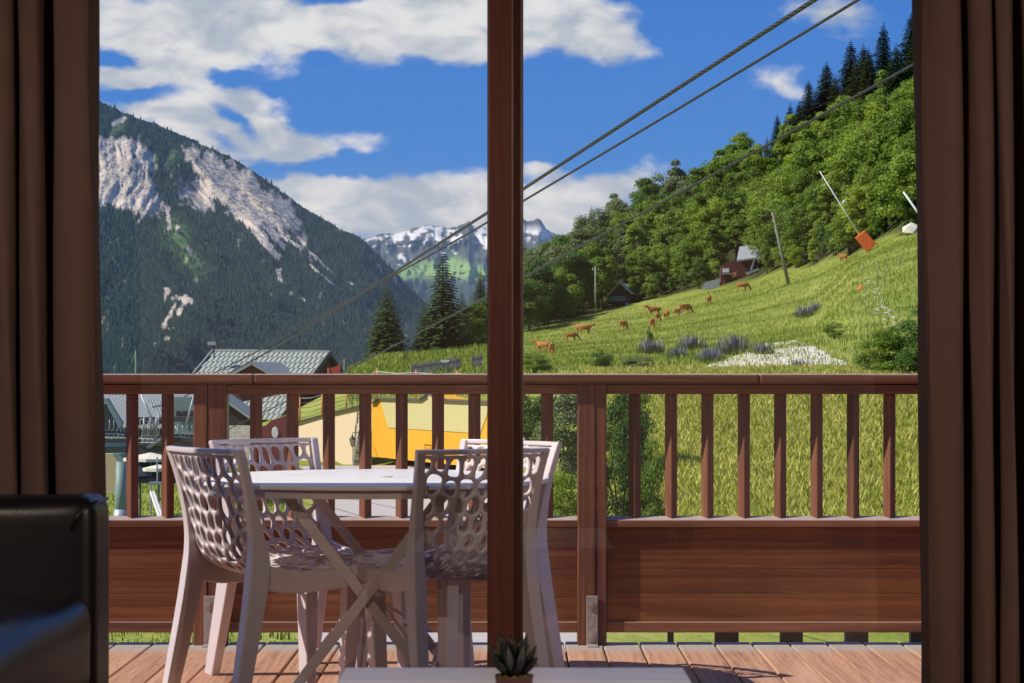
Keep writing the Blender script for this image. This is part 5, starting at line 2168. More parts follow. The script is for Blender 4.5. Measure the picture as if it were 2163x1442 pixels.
def inv(px, pa, da, pb, db):
    t_ = (px - pa) / (pb - pa)
    return 1.0 / ((1 - t_) / da + t_ / db)


def cab(pts, pa, da, pb, db, r, label):
    return cable([(a, b, inv(a, pa, da, pb, db)) for a, b in pts], r, label)


cab([(2000, -180), (1720, 0), (1411, 200), (1104, 400), (1030, 449), (940, 506), (837, 573), (700, 660), (606, 720), (487, 786), (330, 868)], 1720, 19, 330, 92, .0215, 'thick twisted lift cable, uppermost of the three')
cab([(2000, -118), (1812, 0), (1460, 213), (1104, 425), (1030, 469), (940, 521), (845, 574), (700, 655), (583, 721), (456, 786), (330, 850)], 1812, 27, 330, 92, .0195, 'thinner lift cable just below the uppermost one')
cab([(2100, 44), (1932, 135), (1500, 372), (1104, 586), (1030, 626), (880, 705), (735, 780), (640, 829), (601, 849), (483, 906)], 1932, 30, 483, 100, .021, 'lowest lift cable crossing in front of the wood')
# ----------------------------------------------------------------------------
# village below: painted underpass wall, roofs, fences, lift station
# ----------------------------------------------------------------------------
M['yellow'] = mat('yellow_render', (.74, .37, .035), .9, .1, bump=(8, .15, .02))
M['cream'] = mat('cream_render', (.56, .49, .22), .9, .1, bump=(8, .2, .02))
M['beige'] = mat('beige_render', (.72, .55, .36), .9, .1, bump=(5, .2, .02))
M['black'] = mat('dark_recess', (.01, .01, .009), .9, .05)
M['ochre_line'] = mat('ochre_line', (.42, .20, .02), .9, .1)
M['render_white'] = mat('white_render', (.74, .73, .70), .9, .1)
M['dark_trim'] = mat('dark_coping', (.10, .09, .07), .8)
M['pillar'] = mat('pillar_stone', (.36, .34, .29), .95, .1, bump=(5, .8, .05))
M['roof_tile'] = mat('grey_green_roof_sheet', (.34, .365, .315), .75, .2)
M['roof_dark'] = mat('dark_roof_edge', (.06, .065, .06), .8)
M['roof_grey'] = mat('grey_sheet_metal', (.30, .315, .30), .6, .4, .2)
M['rust'] = mat('dark_red_boards', (.12, .035, .025), .8)
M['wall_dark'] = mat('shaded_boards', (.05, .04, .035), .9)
M['steel'] = mat('galvanised_lift_steel', (.42, .43, .42), .5, .5, .3)
M['lift_green'] = mat('lift_green_steel', (.22, .30, .26), .55, .4)
M['lift_dark'] = mat('lift_dark_steel', (.06, .07, .07), .6, .4)
M['canvas'] = mat('cream_canvas', (.72, .66, .50), .9)
M['navy'] = mat('navy_canvas', (.03, .035, .055), .9)
M['maroon'] = mat('maroon_paint', (.20, .045, .04), .7)
M['lamp_glass'] = mat('lantern_glass', (.55, .52, .40), .3)

# --- yellow wall: runs from far left to near right ---------------------------------
DL, DR = 107.0, 90.5
A = Vector((X(785, DL), DL, 0))
B = Vector((X(1098, DR), DR, 0))
wl = empty('painted_wall', (A.x, A.y, -3.5), label='yellow and cream painted wall above a dark underpass', cat='wall')
wo_ = wl.location.copy()
dirw = (B - A).normalized()
nrm = Vector((dirw.y, -dirw.x, 0)).normalized()      # faces the camera side
if nrm.y > 0:
    nrm = -nrm


def on_wall(px, py, out=0.0):
    """point of the wall plane seen at a pixel"""
    ray = Vector(((px - CX) / F, 1.0, -(py - HOR) / F))
    o = Vector((0, 0, CAM_H))
    p0 = A + nrm * out
    t_ = (p0 - o).dot(nrm) / ray.dot(nrm)
    return o + ray * t_ - wo_


def wall_slab(name, pix, out, thick, mt):
    ring = [on_wall(a, b, out) for a, b in pix]
    return MB().prism([tuple(p) for p in ring], tuple(nrm * -thick)).build(name, mt, wl)


wall_slab('wall_slab', [(785, 964), (785, 850), (794, 849), (800, 840), (890, 843), (903, 834), (912, 834), (938, 844), (1030, 848), (1098, 850), (1098, 996)], 0.0, 1.2, M['yellow'])
wall_slab('cream_panel', [(820, 903), (802, 841), (890, 844), (903, 835), (912, 835), (938, 845), (1038, 849), (1014, 915)], .03, .03, M['cream'])
for a, b in (((785, 850), (794, 849)), ((794, 849), (800, 840)), ((800, 840), (890, 843)), ((890, 843), (903, 834)), ((912, 834), (938, 844)), ((938, 844), (1098, 850))):
    MB().bar(on_wall(*a, .05), on_wall(*b, .05), .07, .3, tuple(nrm)).build('coping', M['dark_trim'], wl)
# thin ochre emblem: a square frame, a peak line and a word too small to read
for a, b in (((896, 938), (916, 940)), ((896, 938), (896, 963)), ((896, 963), (916, 965)), ((916, 940), (916, 965))):
    MB().bar(on_wall(*a, .035), on_wall(*b, .035), .035, .01, tuple(nrm)).build('emblem_line', M['ochre_line'], wl)
for a, b in (((899, 950), (902, 946)), ((902, 946), (905, 950)), ((905, 950), (909, 944)), ((909, 944), (913, 951))):
    MB().bar(on_wall(*a, .035), on_wall(*b, .035), .03, .01, tuple(nrm)).build('emblem_line', M['ochre_line'], wl)
for a in (898.2, 900.6, 903, 906, 908.4, 911):
    MB().bar(on_wall(a, 955, .035), on_wall(a + 1.6, 955.1, .035), .045, .01, tuple(nrm)).build('emblem_letter', M['ochre_line'], wl)
# dark underpass behind
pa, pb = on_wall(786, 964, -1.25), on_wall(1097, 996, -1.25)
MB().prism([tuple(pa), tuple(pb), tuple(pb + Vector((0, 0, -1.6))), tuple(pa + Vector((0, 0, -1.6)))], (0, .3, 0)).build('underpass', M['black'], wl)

# --- beige wall -----------------------------------------------------------------
D2 = 108.5


def bd(px):
    return 116.5 - (px - 598) * .043

bw_ = empty('beige_wall', (X(690, D2), D2, -3.5), label='beige rendered wall with a sloping top left of the yellow wall', cat='wall')
b = bw_.location


def Q(px, py, d, o):
    return tuple(P(px, py, d) - o)


ring = [Q(px, py, bd(px), b) for px, py in ((598, 1000), (598, 899), (632, 890), (680, 877), (757, 858), (787, 851), (787, 1000))]
MB().prism(ring, (0, .9, 0)).build('wall_slab', M['beige'], bw_)
for (a, c) in zip(ring[1:5], ring[2:6]):
    MB().bar(Vector(a) + Vector((0, .3, .02)), Vector(c) + Vector((0, .3, .02)), .06, .8, (0, 1, 0)).build('coping', M['dark_trim'], bw_)
MB().prism([Q(px, py, bd(px) - .03, b) for px, py in ((708, 983), (745, 981), (745, 996), (708, 996))], (0, .05, 0)).build('low_opening', M['black'], bw_)

pl_ = empty('stone_pillar', (X(765, 107.2), 107.2, -3.5), label='tapering rubble stone pillar between the two painted walls', cat='pillar')
b = pl_.location
rows = 9
for k in range(rows):
    y0 = 908 + (992 - 908) * k / rows
    y1 = 908 + (992 - 908) * (k + 1) / rows
    xl0, xl1 = 756 - (y0 - 908) * .155, 756 - (y1 - 908) * .155
    cut = xl0 + (786 - xl0) * rnd.uniform(.35, .65)
    for (a, c, e, f_) in ((xl0, cut, xl1, cut), (cut, 786, cut, 786)):
        m = MB().prism([Q(a + .3, y0 + .3, 107.2, b), Q(c - .3, y0 + .3, 107.2, b), Q(f_ - .3, y1 - .3, 107.2, b), Q(e + .3, y1 - .3, 107.2, b)], (0, .9, 0))
        o = m.build('stone', M['pillar'], pl_, bevel=.02, seg=1)
        o.location.y = rnd.uniform(-.03, .03)
ln_ = empty('wall_lantern', (X(744.5, 106.0), 106.0, Z(945, 106.0)), label='black wall lantern hanging from the stone pillar', cat='lantern')
ln_.scale = (1, 1, 1)
hgt = Z(917, 106.0) - Z(945, 106.0)
MB().rings([[(-s * q0, -s * q0 * 1.0, z) if i == 0 else ((s * q0, -s * q0, z) if i == 1 else ((s * q0, s * q0, z) if i == 2 else (-s * q0, s * q0, z))) for i in range(4) for s in (1,)] for q0, z in ((.06, .08), (.12, .38))]).build('glass_body', M['lamp_glass'], ln_)
for sx in (-1, 1):
    for sy in (-1, 1):
        MB().bar((sx * .062, sy * .062, .07), (sx * .122, sy * .122, .39), .022, .022).build('frame_bar', M['rubber'], ln_)
MB().lathe([(.0001, .62), (.03, .60), (.05, .52), (.10, .48), (.16, .38), (.0001, .38)], 8).build('cap', M['rubber'], ln_)
MB().lathe([(.0001, 0), (.02, .02), (.05, .08), (.0001, .09)], 8).build('finial', M['rubber'], ln_)
MB().tube([(0, 0, .60), (0, 0, .70), (.05, .02, .72), (.30, .6, .72)], .018, 6).build('bracket', M['rubber'], ln_)

# --- orange post fence on the wall tops ------------------------------------------
fn = empty('rope_fence', P(760, 850, 110), label='orange posts strung with pale ropes along the wall tops', cat='fence')
b = fn.location
posts = [(633, 889, 838, 109.2), (680, 876, 831, 109.2), (731, 865, 826, 109.2), (796, 848, 777, 107.4), (878, 846, 780, 103.5), (965, 848, 782, 99.5), (1050, 850, 786, 95)]
tops = []
for (px, y0, y1, d) in posts:
    MB().tube([Q(px, y0 + 3, d + .3, b), Q(px + 1, y1, d + .3, b)], .045, 6).build('post', M['orange_post'], fn, True)
    tops.append((px, y0, y1, d + .3))
for (a, c) in zip(tops, tops[1:]):
    nl = 5 if a[0] < 760 else 3
    for k in range(nl):
        f_ = .06 + .2 * k if a[0] < 760 else .10 + .28 * k
        p0 = P(a[0], a[2] + (a[1] - a[2]) * f_, a[3])
        p1 = P(c[0], c[2] + (c[1] - c[2]) * f_, c[3])
        mid = (p0 + p1) / 2 + Vector((0, 0, -.07))
        MB().tube([tuple(p0 - b), tuple(mid - b), tuple(p1 - b)], .014, 5).build('rope', M['render_white'] if k == 0 else M['grey_pole'], fn, True)

# --- weathered paling fence on the mound ---------------------------------------------
pf = empty('paling_fence', on_ground(940, 150), label='weathered grey paling fence below the spruces', cat='fence')
b = pf.location
slat_top = [(870, 770), (905, 764), (930, 761), (955, 756), (985, 754), (1018, 749)]
px = 870.0
k = 0
while px < 1019:
    if not (972 < px < 995):
        d = 140 + (px - 870) * .06
        y1 = np.interp(px, [q_[0] for q_ in slat_top], [q_[1] for q_ in slat_top]) + rnd.uniform(-1, 1)
        y0 = y1 + 32
        wv = 2.6
        MB().prism([Q(px - wv, y0, d, b), Q(px + wv, y0, d, b), Q(px + wv, y1, d, b), Q(px - wv, y1 + rnd.uniform(-.8, .8), d, b)], (0, .03, 0)).build('slat', M['grey_wood'], pf)
    px += 5.6
    k += 1
for (x0, x1) in ((870, 972), (996, 1019)):
    for dy_ in (6, 20):
        d0, d1 = 140 + (x0 - 870) * .06, 140 + (x1 - 870) * .06
        ya = np.interp(x0, [q_[0] for q_ in slat_top], [q_[1] for q_ in slat_top]) + dy_
        yb_ = np.interp(x1, [q_[0] for q_ in slat_top], [q_[1] for q_ in slat_top]) + dy_
        MB().bar(Q(x0, ya, d0 + .06, b), Q(x1, yb_, d1 + .06, b), .08, .05, (0, 1, 0)).build('fence_rail', M['grey_wood'], pf)
MB().prism([Q(930, 760.5, 143.4, b), Q(949, 759.5, 143.4, b), Q(949, 764.5, 143.4, b), Q(930, 766, 143.4, b)], (0, .04, 0)).build('plank', M['render_white'], pf)
MB().tube([Q(869, 790, 139.8, b), Q(869.5, 768, 139.8, b)], .10, 6).build('end_post', M['grey_pole'], pf)
MB().tube([Q(874, 790, 139.8, b), Q(874.5, 769, 139.8, b)], .10, 6).build('end_post', M['grey_pole'], pf)

# --- grey roofed building ---------------------------------------------------------
rb = empty('grey_roofed_building', (X(560, 150), 150, -4.0), label='building with a wide grey green tiled roof below the mountain', cat='building')
b = rb.location
RL, RR = P(452, 741, 152) - b, P(697, 744, 149) - b
dn = Vector((-2.7, -7.2, -4.45))
e1 = (RR - RL)
NC, NR = 24, 12
nrm_r = e1.cross(dn).normalized()
if nrm_r.z < 0:
    nrm_r = -nrm_r
cu_, cv_ = e1 / NC, dn / NR
tl_ = MB().add([tuple(p) for p in (Vector((0, 0, 0)) + nrm_r * .015, cu_ * .93 + nrm_r * .015, cu_ * .93 + cv_ * 1.04 + nrm_r * .05, cv_ * 1.04 + nrm_r * .05,
                                   Vector((0, 0, 0)) - nrm_r * .02, cu_ * .93 - nrm_r * .02, cu_ * .93 + cv_ * 1.04 + nrm_r * .0, cv_ * 1.04 + nrm_r * .0)],
               [(0, 1, 2, 3), (7, 6, 5, 4), (0, 4, 5, 1), (1, 5, 6, 2), (2, 6, 7, 3), (3, 7, 4, 0)])
# standing seam on each sheet
tl_.add([tuple(p) for p in (cu_ * .86 + nrm_r * .02, cu_ * .96 + nrm_r * .02, cu_ * .96 + cv_ + nrm_r * .05, cu_ * .86 + cv_ + nrm_r * .05, cu_ * .90 + nrm_r * .07, cu_ * .90 + cv_ + nrm_r * .10)], [(0, 4, 5, 3), (4, 1, 2, 5)])
tile_me = tl_.mesh('roof_tile')
tile_me.materials.append(M['roof_tile'])
for j in range(NR):
    for i in range(NC):
        o = link('roof_tile', tile_me, None, rb)
        o.location = RL + cu_ * (i + (.5 if j % 2 else 0) * (1 if i < NC - 1 else 0)) + cv_ * j + nrm_r * rnd.uniform(0, .012)
deckr = MB().prism([tuple(RL), tuple(RR), tuple(RR + dn), tuple(RL + dn)], tuple(-nrm_r * .12))
deckr.build('roof_deck', M['roof_dark'], rb)
bk = Vector((2.7, 7.2, -4.4))
MB().prism([tuple(RL), tuple(RR), tuple(RR + bk), tuple(RL + bk)], tuple(Vector((0, 0, -.12)))).build('rear_roof', M['roof_dark'], rb)
MB().bar(tuple(RL + Vector((-.1, 0, .06))), tuple(RR + Vector((.1, 0, .06))), .16, .22, (0, 1, 0)).build('ridge_cap', M['roof_grey'], rb)
MB().bar(tuple(RR + Vector((.05, 0, 0))), tuple(RR + dn + Vector((.05, 0, 0))), .10, .30, (0, 0, 1)).build('barge_board', M['roof_dark'], rb)
MB().bar(tuple(RL - Vector((.05, 0, 0))), tuple(RL + dn - Vector((.05, 0, 0))), .10, .30, (0, 0, 1)).build('barge_board', M['roof_grey'], rb)
# walls under the roof
m = MB()
gx = RR + Vector((-.35, .1, -.25))
m.prism([tuple(gx), tuple(gx + dn * .92), tuple(Vector((gx.x + dn.x * .92, gx.y + dn.y * .92, 0))), tuple(Vector((gx.x + bk.x * .92, gx.y + bk.y * .92, 0))), tuple(gx + bk * .92)], tuple(-e1 * .92))
m.build('wall', M['rust'], rb)
sk = RL + e1 * .635 + dn * .33 + nrm_r * .06
skl = MB().prism([tuple(sk), tuple(sk + e1 * .08), tuple(sk + e1 * .08 + dn * .16), tuple(sk + dn * .16)], tuple(nrm_r * .14)).build('skylight', M['roof_dark'], rb)
MB().prism([tuple(sk + e1 * .012 + dn * .03 + nrm_r * .142), tuple(sk + e1 * .068 + dn * .03 + nrm_r * .142), tuple(sk + e1 * .068 + dn * .13 + nrm_r * .142), tuple(sk + e1 * .012 + dn * .13 + nrm_r * .142)], tuple(nrm_r * .01)).build('skylight_pane', M['navy'], skl)


def gable(parent, b, peak, left, right, d, depth, mt_roof, mt_wall, ridge_shift):
    """small gable facing the camera; pixels for peak and the two eave ends"""
    pk, lf, rt = P(*peak, d) - b, P(*left, d) - b, P(*right, d) - b
    dp = Vector(ridge_shift) * depth
    for s in (lf, rt):
        n_ = (pk - s).cross(dp).normalized()
        if n_.z < 0:
            n_ = -n_
        MB().prism([tuple(pk), tuple(s), tuple(s + dp), tuple(pk + dp)], tuple(n_ * .10)).build('gable_roof', mt_roof, parent)
        MB().bar(tuple(pk + Vector((0, -.05, -.02))), tuple(s + Vector((0, -.05, -.02))), .16, .10, (0, 1, 0)).build('barge_board', M['steel'], parent)
    MB().prism([tuple(pk + Vector((0, .25, -.15))), tuple(lf + Vector((0, .25, -.15))), tuple(lf + Vector((0, .25, -2.0))), tuple(rt + Vector((0, .25, -2.0))), tuple(rt + Vector((0, .25, -.15)))], tuple(dp * .6)).build('gable_wall', mt_wall, parent)


gable(rb, b, (532, 767), (470, 800), (600, 806), 144.5, 4.0, M['roof_grey'], M['rust'], (.35, .94, 0))
lw = empty('shingled_annex', (X(470, 128), 128, -4.2), label='lower building with a grey gable left of the tiled roof', cat='building')
gable(lw, lw.location, (430, 812), (350, 872), (532, 884), 128, 1.6, M['roof_grey'], M['wall_dark'], (.3, .95, 0))
MB().box(-2.2, 1.6, .4, 6, .4, 2.0).build('wall', M['wall_dark'], lw)
# roof mast lamps
for (px, y0, y1, lb) in ((452, 745, 726, 'small floodlight on the left end of the tiled roof'), (386, 800, 771, 'small dark lamp head showing above the handrail on the left')):
    r = empty('floodlight', P(px, y0 + 3, 149), label=lb, cat='lamp')
    h = (y0 - y1 + 3) / F * 149
    MB().tube([(0, 0, -.3), (0, 0, h)], .05, 6).build('mast', M['lift_dark'], r)
    MB().box(-.42, .12, -.15, .15, h - .10, h + .14).build('lamp_head', M['steel' if px > 400 else 'lift_dark'], r, bevel=.03)
r = empty('flag_mast', P(287, 795, 130), label='thin pale mast above the handrail at the far left', cat='mast')
MB().tube([(0, 0, -3.5), (0, 0, 55 / F * 130)], .05, 6).build('shaft', M['green_pole'], r)
MB().tube([(0, 0, 54 / F * 130), (-.25, 0, 30 / F * 130)], .02, 5).build('stay', M['green_pole'], r)
r = empty('safety_net', P(705, 792, 140), label='red safety net beside the tiled roof', cat='net')
b = r.location
MB().prism([Q(694, 800, 140, b), Q(694, 778, 140, b), Q(708, 774, 140, b), Q(719, 768, 140, b), Q(719, 786, 140, b), Q(706, 800, 140, b)], (0, .05, 0)).build('net', M['red'], r)
MB().tube([Q(727, 800, 140, b), Q(727.5, 757, 140, b)], .05, 6).build('post', M['green_pole'], r)
MB().tube([Q(719, 769, 140, b), Q(727.5, 758, 140, b)], .02, 5).build('stay', M['grey_pole'], r)
MB().tube([Q(693.5, 800, 140, b), Q(693.5, 776, 140, b)], .05, 6).build('post', M['orange_post'], r)
# red play wall with a wavy top, concrete terraces
r = empty('red_wall', (X(575, 100), 100, -3.6), label='dark red panel with a wavy top and a round white hole', cat='panel')
b = r.location
MB().prism([Q(548, 995, 100, b), Q(548, 902, 100, b), Q(562, 898, 100, b), Q(572, 888, 100, b), Q(582, 885, 100, b), Q(606, 876, 100, b), Q(606, 995, 100, b)], (0, .25, 0)).build('panel', M['maroon'], r)
m = MB().lathe([(.0001, .02), (.20, .02), (.22, 0)], 16)
o = m.build('white_disc', M['render_white'], r)
o.rotation_euler = (math.pi / 2, 0, 0)
o.location = Vector(Q(581, 913, 99.98, b))
o.scale = (.7, 1.2, 1)
r = empty('terrace_wall', (X(505, 104), 104, -3.7), label='pale layered sleeper wall beside the red panel', cat='wall')
b = r.location
for k in range(9):
    y0 = 899 + k * 9
    MB().prism([Q(478, y0, 104 - k * .12, b), Q(552, y0, 104 - k * .12, b), Q(552, y0 + 8.4, 104 - k * .12, b), Q(478, y0 + 8.4, 104 - k * .12, b)], (0, .4, 0)).build('sleeper', M['gravel'], r, bevel=.015, seg=1)

# --- lift station on the far left -----------------------------------------------------
SDn = 66.0
ls = empty('lift_station', (X(300, SDn), SDn, -3.5), label='ski lift station with corrugated roofs and steel platform at the far left', cat='lift station')
b = ls.location


def corrugated(p0, p1, dnv, n_rib, name='corrugated_roof'):
    """sheet from edge p0-p1 running down dnv with trapezoid ribs"""
    p0, p1, dnv = Vector(p0), Vector(p1), Vector(dnv)
    e = (p1 - p0)
    n_ = e.cross(dnv).normalized()
    if n_.z < 0:
        n_ = -n_
    vs_, fs_ = [], []
    for k in range(n_rib):
        for (f_, h_) in ((0, 0), (.3, 0), (.4, .05), (.7, .05), (.8, 0)):
            q_ = p0 + e * ((k + f_) / n_rib) + n_ * h_
            vs_ += [tuple(q_), tuple(q_ + dnv)]
    for k in range(len(vs_) // 2 - 1):
        fs_.append((2 * k, 2 * k + 2, 2 * k + 3, 2 * k + 1))
    me = bpy.data.meshes.new(name)
    me.from_pydata(vs_, [], fs_)
    o = link(name, me, M['roof_grey'], ls)
    md = o.modifiers.new('solid', 'SOLIDIFY')
    md.thickness = .03
    return o


d = SDn
corrugated(Q(150, 836, d + 6, b), Q(300, 838, d + 5, b), Vector(Q(228, 905, d, b)) - Vector(Q(180, 836, d + 6, b)), 22)
corrugated(Q(285, 838, d + 16, b), Q(420, 838, d + 14, b), Vector(Q(305, 892, d + 11, b)) - Vector(Q(285, 838, d + 16, b)), 22)
MB().prism([Q(120, 838, d - 1.5, b), Q(226, 841, d - 1.5, b), Q(258, 893, d - 1.5, b), Q(252, 905, d - 1.5, b), Q(225, 850, d - 1.5, b), Q(120, 850, d - 1.5, b)], (0, .3, 0)).build('barge_board', M['lift_green'], ls)
MB().prism([Q(120, 850, d - 1, b), Q(222, 852, d - 1, b), Q(250, 906, d - 1, b), Q(120, 906, d - 1, b)], (0, .2, 0)).build('gable_wall', M['lift_dark'], ls)
MB().prism([Q(284, 832, d + 13, b), Q(420, 832, d + 13, b), Q(420, 842, d + 13, b), Q(284, 842, d + 13, b)], (0, .2, 0)).build('fascia', M['render_white'], ls)
MB().prism([Q(360, 838, d + 9, b), Q(424, 838, d + 9, b), Q(424, 925, d + 9, b), Q(360, 925, d + 9, b)], (0, .2, 0)).build('cabin_wall', M['lift_green'], ls)
for (x0, x1) in ((372, 382), (386, 396), (400, 410)):
    MB().prism([Q(x0, 868, d + 8.9, b), Q(x1, 868, d + 8.9, b), Q(x1, 884, d + 8.9, b), Q(x0, 884, d + 8.9, b)], (0, .08, 0)).build('cabin_window', M['navy'], ls)
MB().prism([Q(290, 892, d + 10, b), Q(345, 892, d + 10, b), Q(345, 960, d + 10, b), Q(290, 960, d + 10, b)], (0, .2, 0)).build('back_wall', M['lift_dark'], ls)
for (x0, y0, x1, y1, wd) in [(120, 952, 420, 946, .16), (120, 930, 420, 928, .12), (284, 886, 420, 884, .14), (200, 920, 268, 918, .10)]:
    MB().bar(Q(x0, y0, d, b), Q(x1, y1, d, b), wd, .5, (0, 1, 0)).build('platform_beam', M['lift_dark'], ls)
MB().prism([Q(308, 943, d - 1, b), Q(336, 925, d - 1, b), Q(340, 928, d - 1, b), Q(312, 947, d - 1, b)], (0, 1.4, 0)).build('ramp', M['steel'], ls)
MB().tube([Q(255, 1112, d - 2, b), Q(256, 975, d - 2, b)], [.20, .15], 12).build('pylon', M['lift_green'], ls, True)
MB().tube([Q(255, 1112, d - 2, b), Q(255, 1075, d - 2, b)], [.26, .20], 12).build('pylon_foot', M['steel'], ls, True)
MB().prism([Q(238, 958, d - 2, b), Q(275, 958, d - 2, b), Q(264, 976, d - 2, b), Q(249, 976, d - 2, b)], (0, .5, 0)).build('pylon_head', M['lift_green'], ls)
# sloping masts and lattice
for (x0, y0, x1, y1, r_) in [(298, 832, 334, 918, .035), (410, 834, 392, 900, .03), (345, 878, 297, 905, .02), (318, 872, 318, 915, .03), (332, 900, 336, 875, .025), (305, 880, 300, 922, .025), (370, 900, 384, 925, .02), (320, 905, 338, 880, .02), (330, 880, 330, 915, .025)]:
    MB().tube([Q(x0, y0, d - 1, b), Q(x1, y1, d - 1, b)], r_, 6).build('mast', M['steel'], ls, True)
for (x0, x1, y0, y1) in ((296, 306, 886, 922), (312, 324, 890, 918), (325, 336, 893, 918), (296, 304, 905, 925)):
    for (a, c) in (((x0, y0), (x1, y0)), ((x1, y0), (x1, y1)), ((x1, y1), (x0, y1)), ((x0, y1), (x0, y0))):
        MB().tube([Q(*a, d - .5, b), Q(*c, d - .5, b)], .022, 5).build('frame_tube', M['steel'], ls)
# parked lift chairs, each a thing of its own
def lift_chair(px, py, d, rz, sc, label):
    r = empty('lift_chair', P(px, py, d), rz, label, 'lift chair', 'parked lift chairs at the station')
    r.scale = (sc, sc, sc)
    st_ = M['steel']
    MB().tube([(0, .05, 1.25), (0, .05, .75), (0, .25, .55), (0, .28, .05)], .028, 6).build('hanger', st_, r, True)
    MB().box(-.55, .55, -.25, .18, 0, .05).build('seat', M['render_white'], r, bevel=.015)
    MB().box(-.55, .55, .19, .23, .08, .5).build('backrest', M['lift_dark'], r, bevel=.015)
    for s in (-.56, -.19, .19, .56):
        MB().tube([(s, .24, .55), (s, .22, .02), (s, -.28, 0), (s, -.3, .28)], .022, 5).build('frame_tube', st_, r, True)
    MB().tube([(-.56, -.3, .28), (.56, -.3, .28)], .022, 5).build('safety_bar', st_, r)
    return r


for i, (px, py, dd, rz) in enumerate([(232, 924, 64, .5), (241, 925, 64.3, .5), (250, 926, 64.6, .5), (259, 926, 64.9, .5), (376, 930, 72, .4), (386, 931, 72.3, .4), (396, 931, 72.6, .4), (406, 931, 72.9, .4), (312, 935, 63, -.3), (328, 921, 66, .2)]):
    lift_chair(px, py, dd, rz, .42, ['left most parked lift chair under the station gable', 'second parked lift chair under the gable', 'third parked lift chair under the gable', 'fourth parked lift chair under the gable', 'first parked lift chair right of the second baluster', 'second parked lift chair right of the second baluster', 'third parked lift chair right of the second baluster', 'last parked lift chair beside the left post', 'tilted lift chair on the platform between the balusters', 'upper lift chair between the two left balusters'][i])
MB().prism([Q(120, 958, d + 4, b), Q(252, 958, d + 4, b), Q(252, 1042, d + 4, b), Q(120, 1042, d + 4, b)], (0, .4, 0)).build('base_wall', M['beige'], ls)
MB().prism([Q(285, 962, d + 5, b), Q(425, 962, d + 5, b), Q(425, 1020, d + 5, b), Q(285, 1020, d + 5, b)], (0, .4, 0)).build('base_wall', M['navy'], ls)


def parasol(px, py, d, rx_, hz_, mt, label):
    r = empty('parasol', P(px, py, d), label=label, cat='parasol')
    r.location.z = on_ground(px, d).z
    top = Z(py, d) - r.location.z
    n = 8
    cz_ = top
    m = MB()
    ringp = [(rx_ * math.cos(2 * math.pi * k / n), rx_ * math.sin(2 * math.pi * k / n), cz_ - hz_) for k in range(n)]
    m.add([(0, 0, cz_)] + ringp + [(x, y, z - .08) for x, y, z in ringp], [(0, 1 + k, 1 + (k + 1) % n) for k in range(n)] + [(1 + k, 1 + n + k, 1 + n + (k + 1) % n, 1 + (k + 1) % n) for k in range(n)])
    m.build('canopy', mt, r)
    MB().tube([(0, 0, 0), (0, 0, cz_)], .03, 6).build('pole', M['lift_dark'], r)
    return r


parasol(318, 955, 60, .75, .16, M['canvas'], 'cream parasol behind the second baluster from the left')
parasol(296, 985, 58, .30, .24, M['navy'], 'small navy parasol below the cream one')
parasol(335, 980, 57, .42, .10, M['canvas'], 'second cream parasol beside the chair top')
r = empty('trestle', P(330, 1085, 50), label='white slanting ramp rails on the lawn at the left', cat='ramp')
b = r.location
r.location.z = on_ground(330, 50).z
b = r.location
for dx_ in (0, 6):
    MB().bar(Q(318 + dx_, 1038, 52, b), Q(337 + dx_, 1092, 48, b), .05, .04).build('ramp_rail', M['render_white'], r)
MB().bar(Q(316, 1020, 52, b), Q(346, 1020, 52, b), .06, .3).build('ramp_top', M['lift_green'], r)
for px in (318, 342):
    MB().tube([Q(px, 1021, 52, b), Q(px, 1110, 52, b)], .02, 5).build('ramp_leg', M['steel'], r)
MB().tube([Q(332, 1018, 52, b), Q(332, 965, 52, b)], .02, 5).build('handrail_post', M['steel'], r)

# --- dark timber posts of the lower terrace, seen through the gap under the panels ------
lf = empty('lower_fence', (0, 13, -3.4), label='dark timber fence of the terrace below the balcony', cat='fence')
b = lf.location
for (x0, x1) in ((1411, 1423), (1511, 1560), (1649, 1696), (1786, 1834), (1924, 1972), (2060, 2108)):
    MB().prism([Q(x0, 1400, 13, b), Q(x1, 1400, 13, b), Q(x1, 1322, 13, b), Q(x0, 1322, 13, b)], (0, .06, 0)).build('fence_post', M['dark_wood'], lf)
    MB().prism([Q(x0 + 4, 1400, 13.02, b), Q(x1 - 4, 1400, 13.02, b), tuple(Vector(Q(x1 - 4, 1400, 13.02, b)) * Vector((1, 1, 0)).length if False else (X(x1 - 4, 13), .02, 0.0)), (X(x0 + 4, 13), .02, 0.0)], (0, .05, 0)).build('fence_post', M['dark_wood'], lf)
MB().box(X(1400, 13), X(2120, 13), .06, .10, 2.55, 2.65).build('fence_rail', M['dark_wood'], lf)

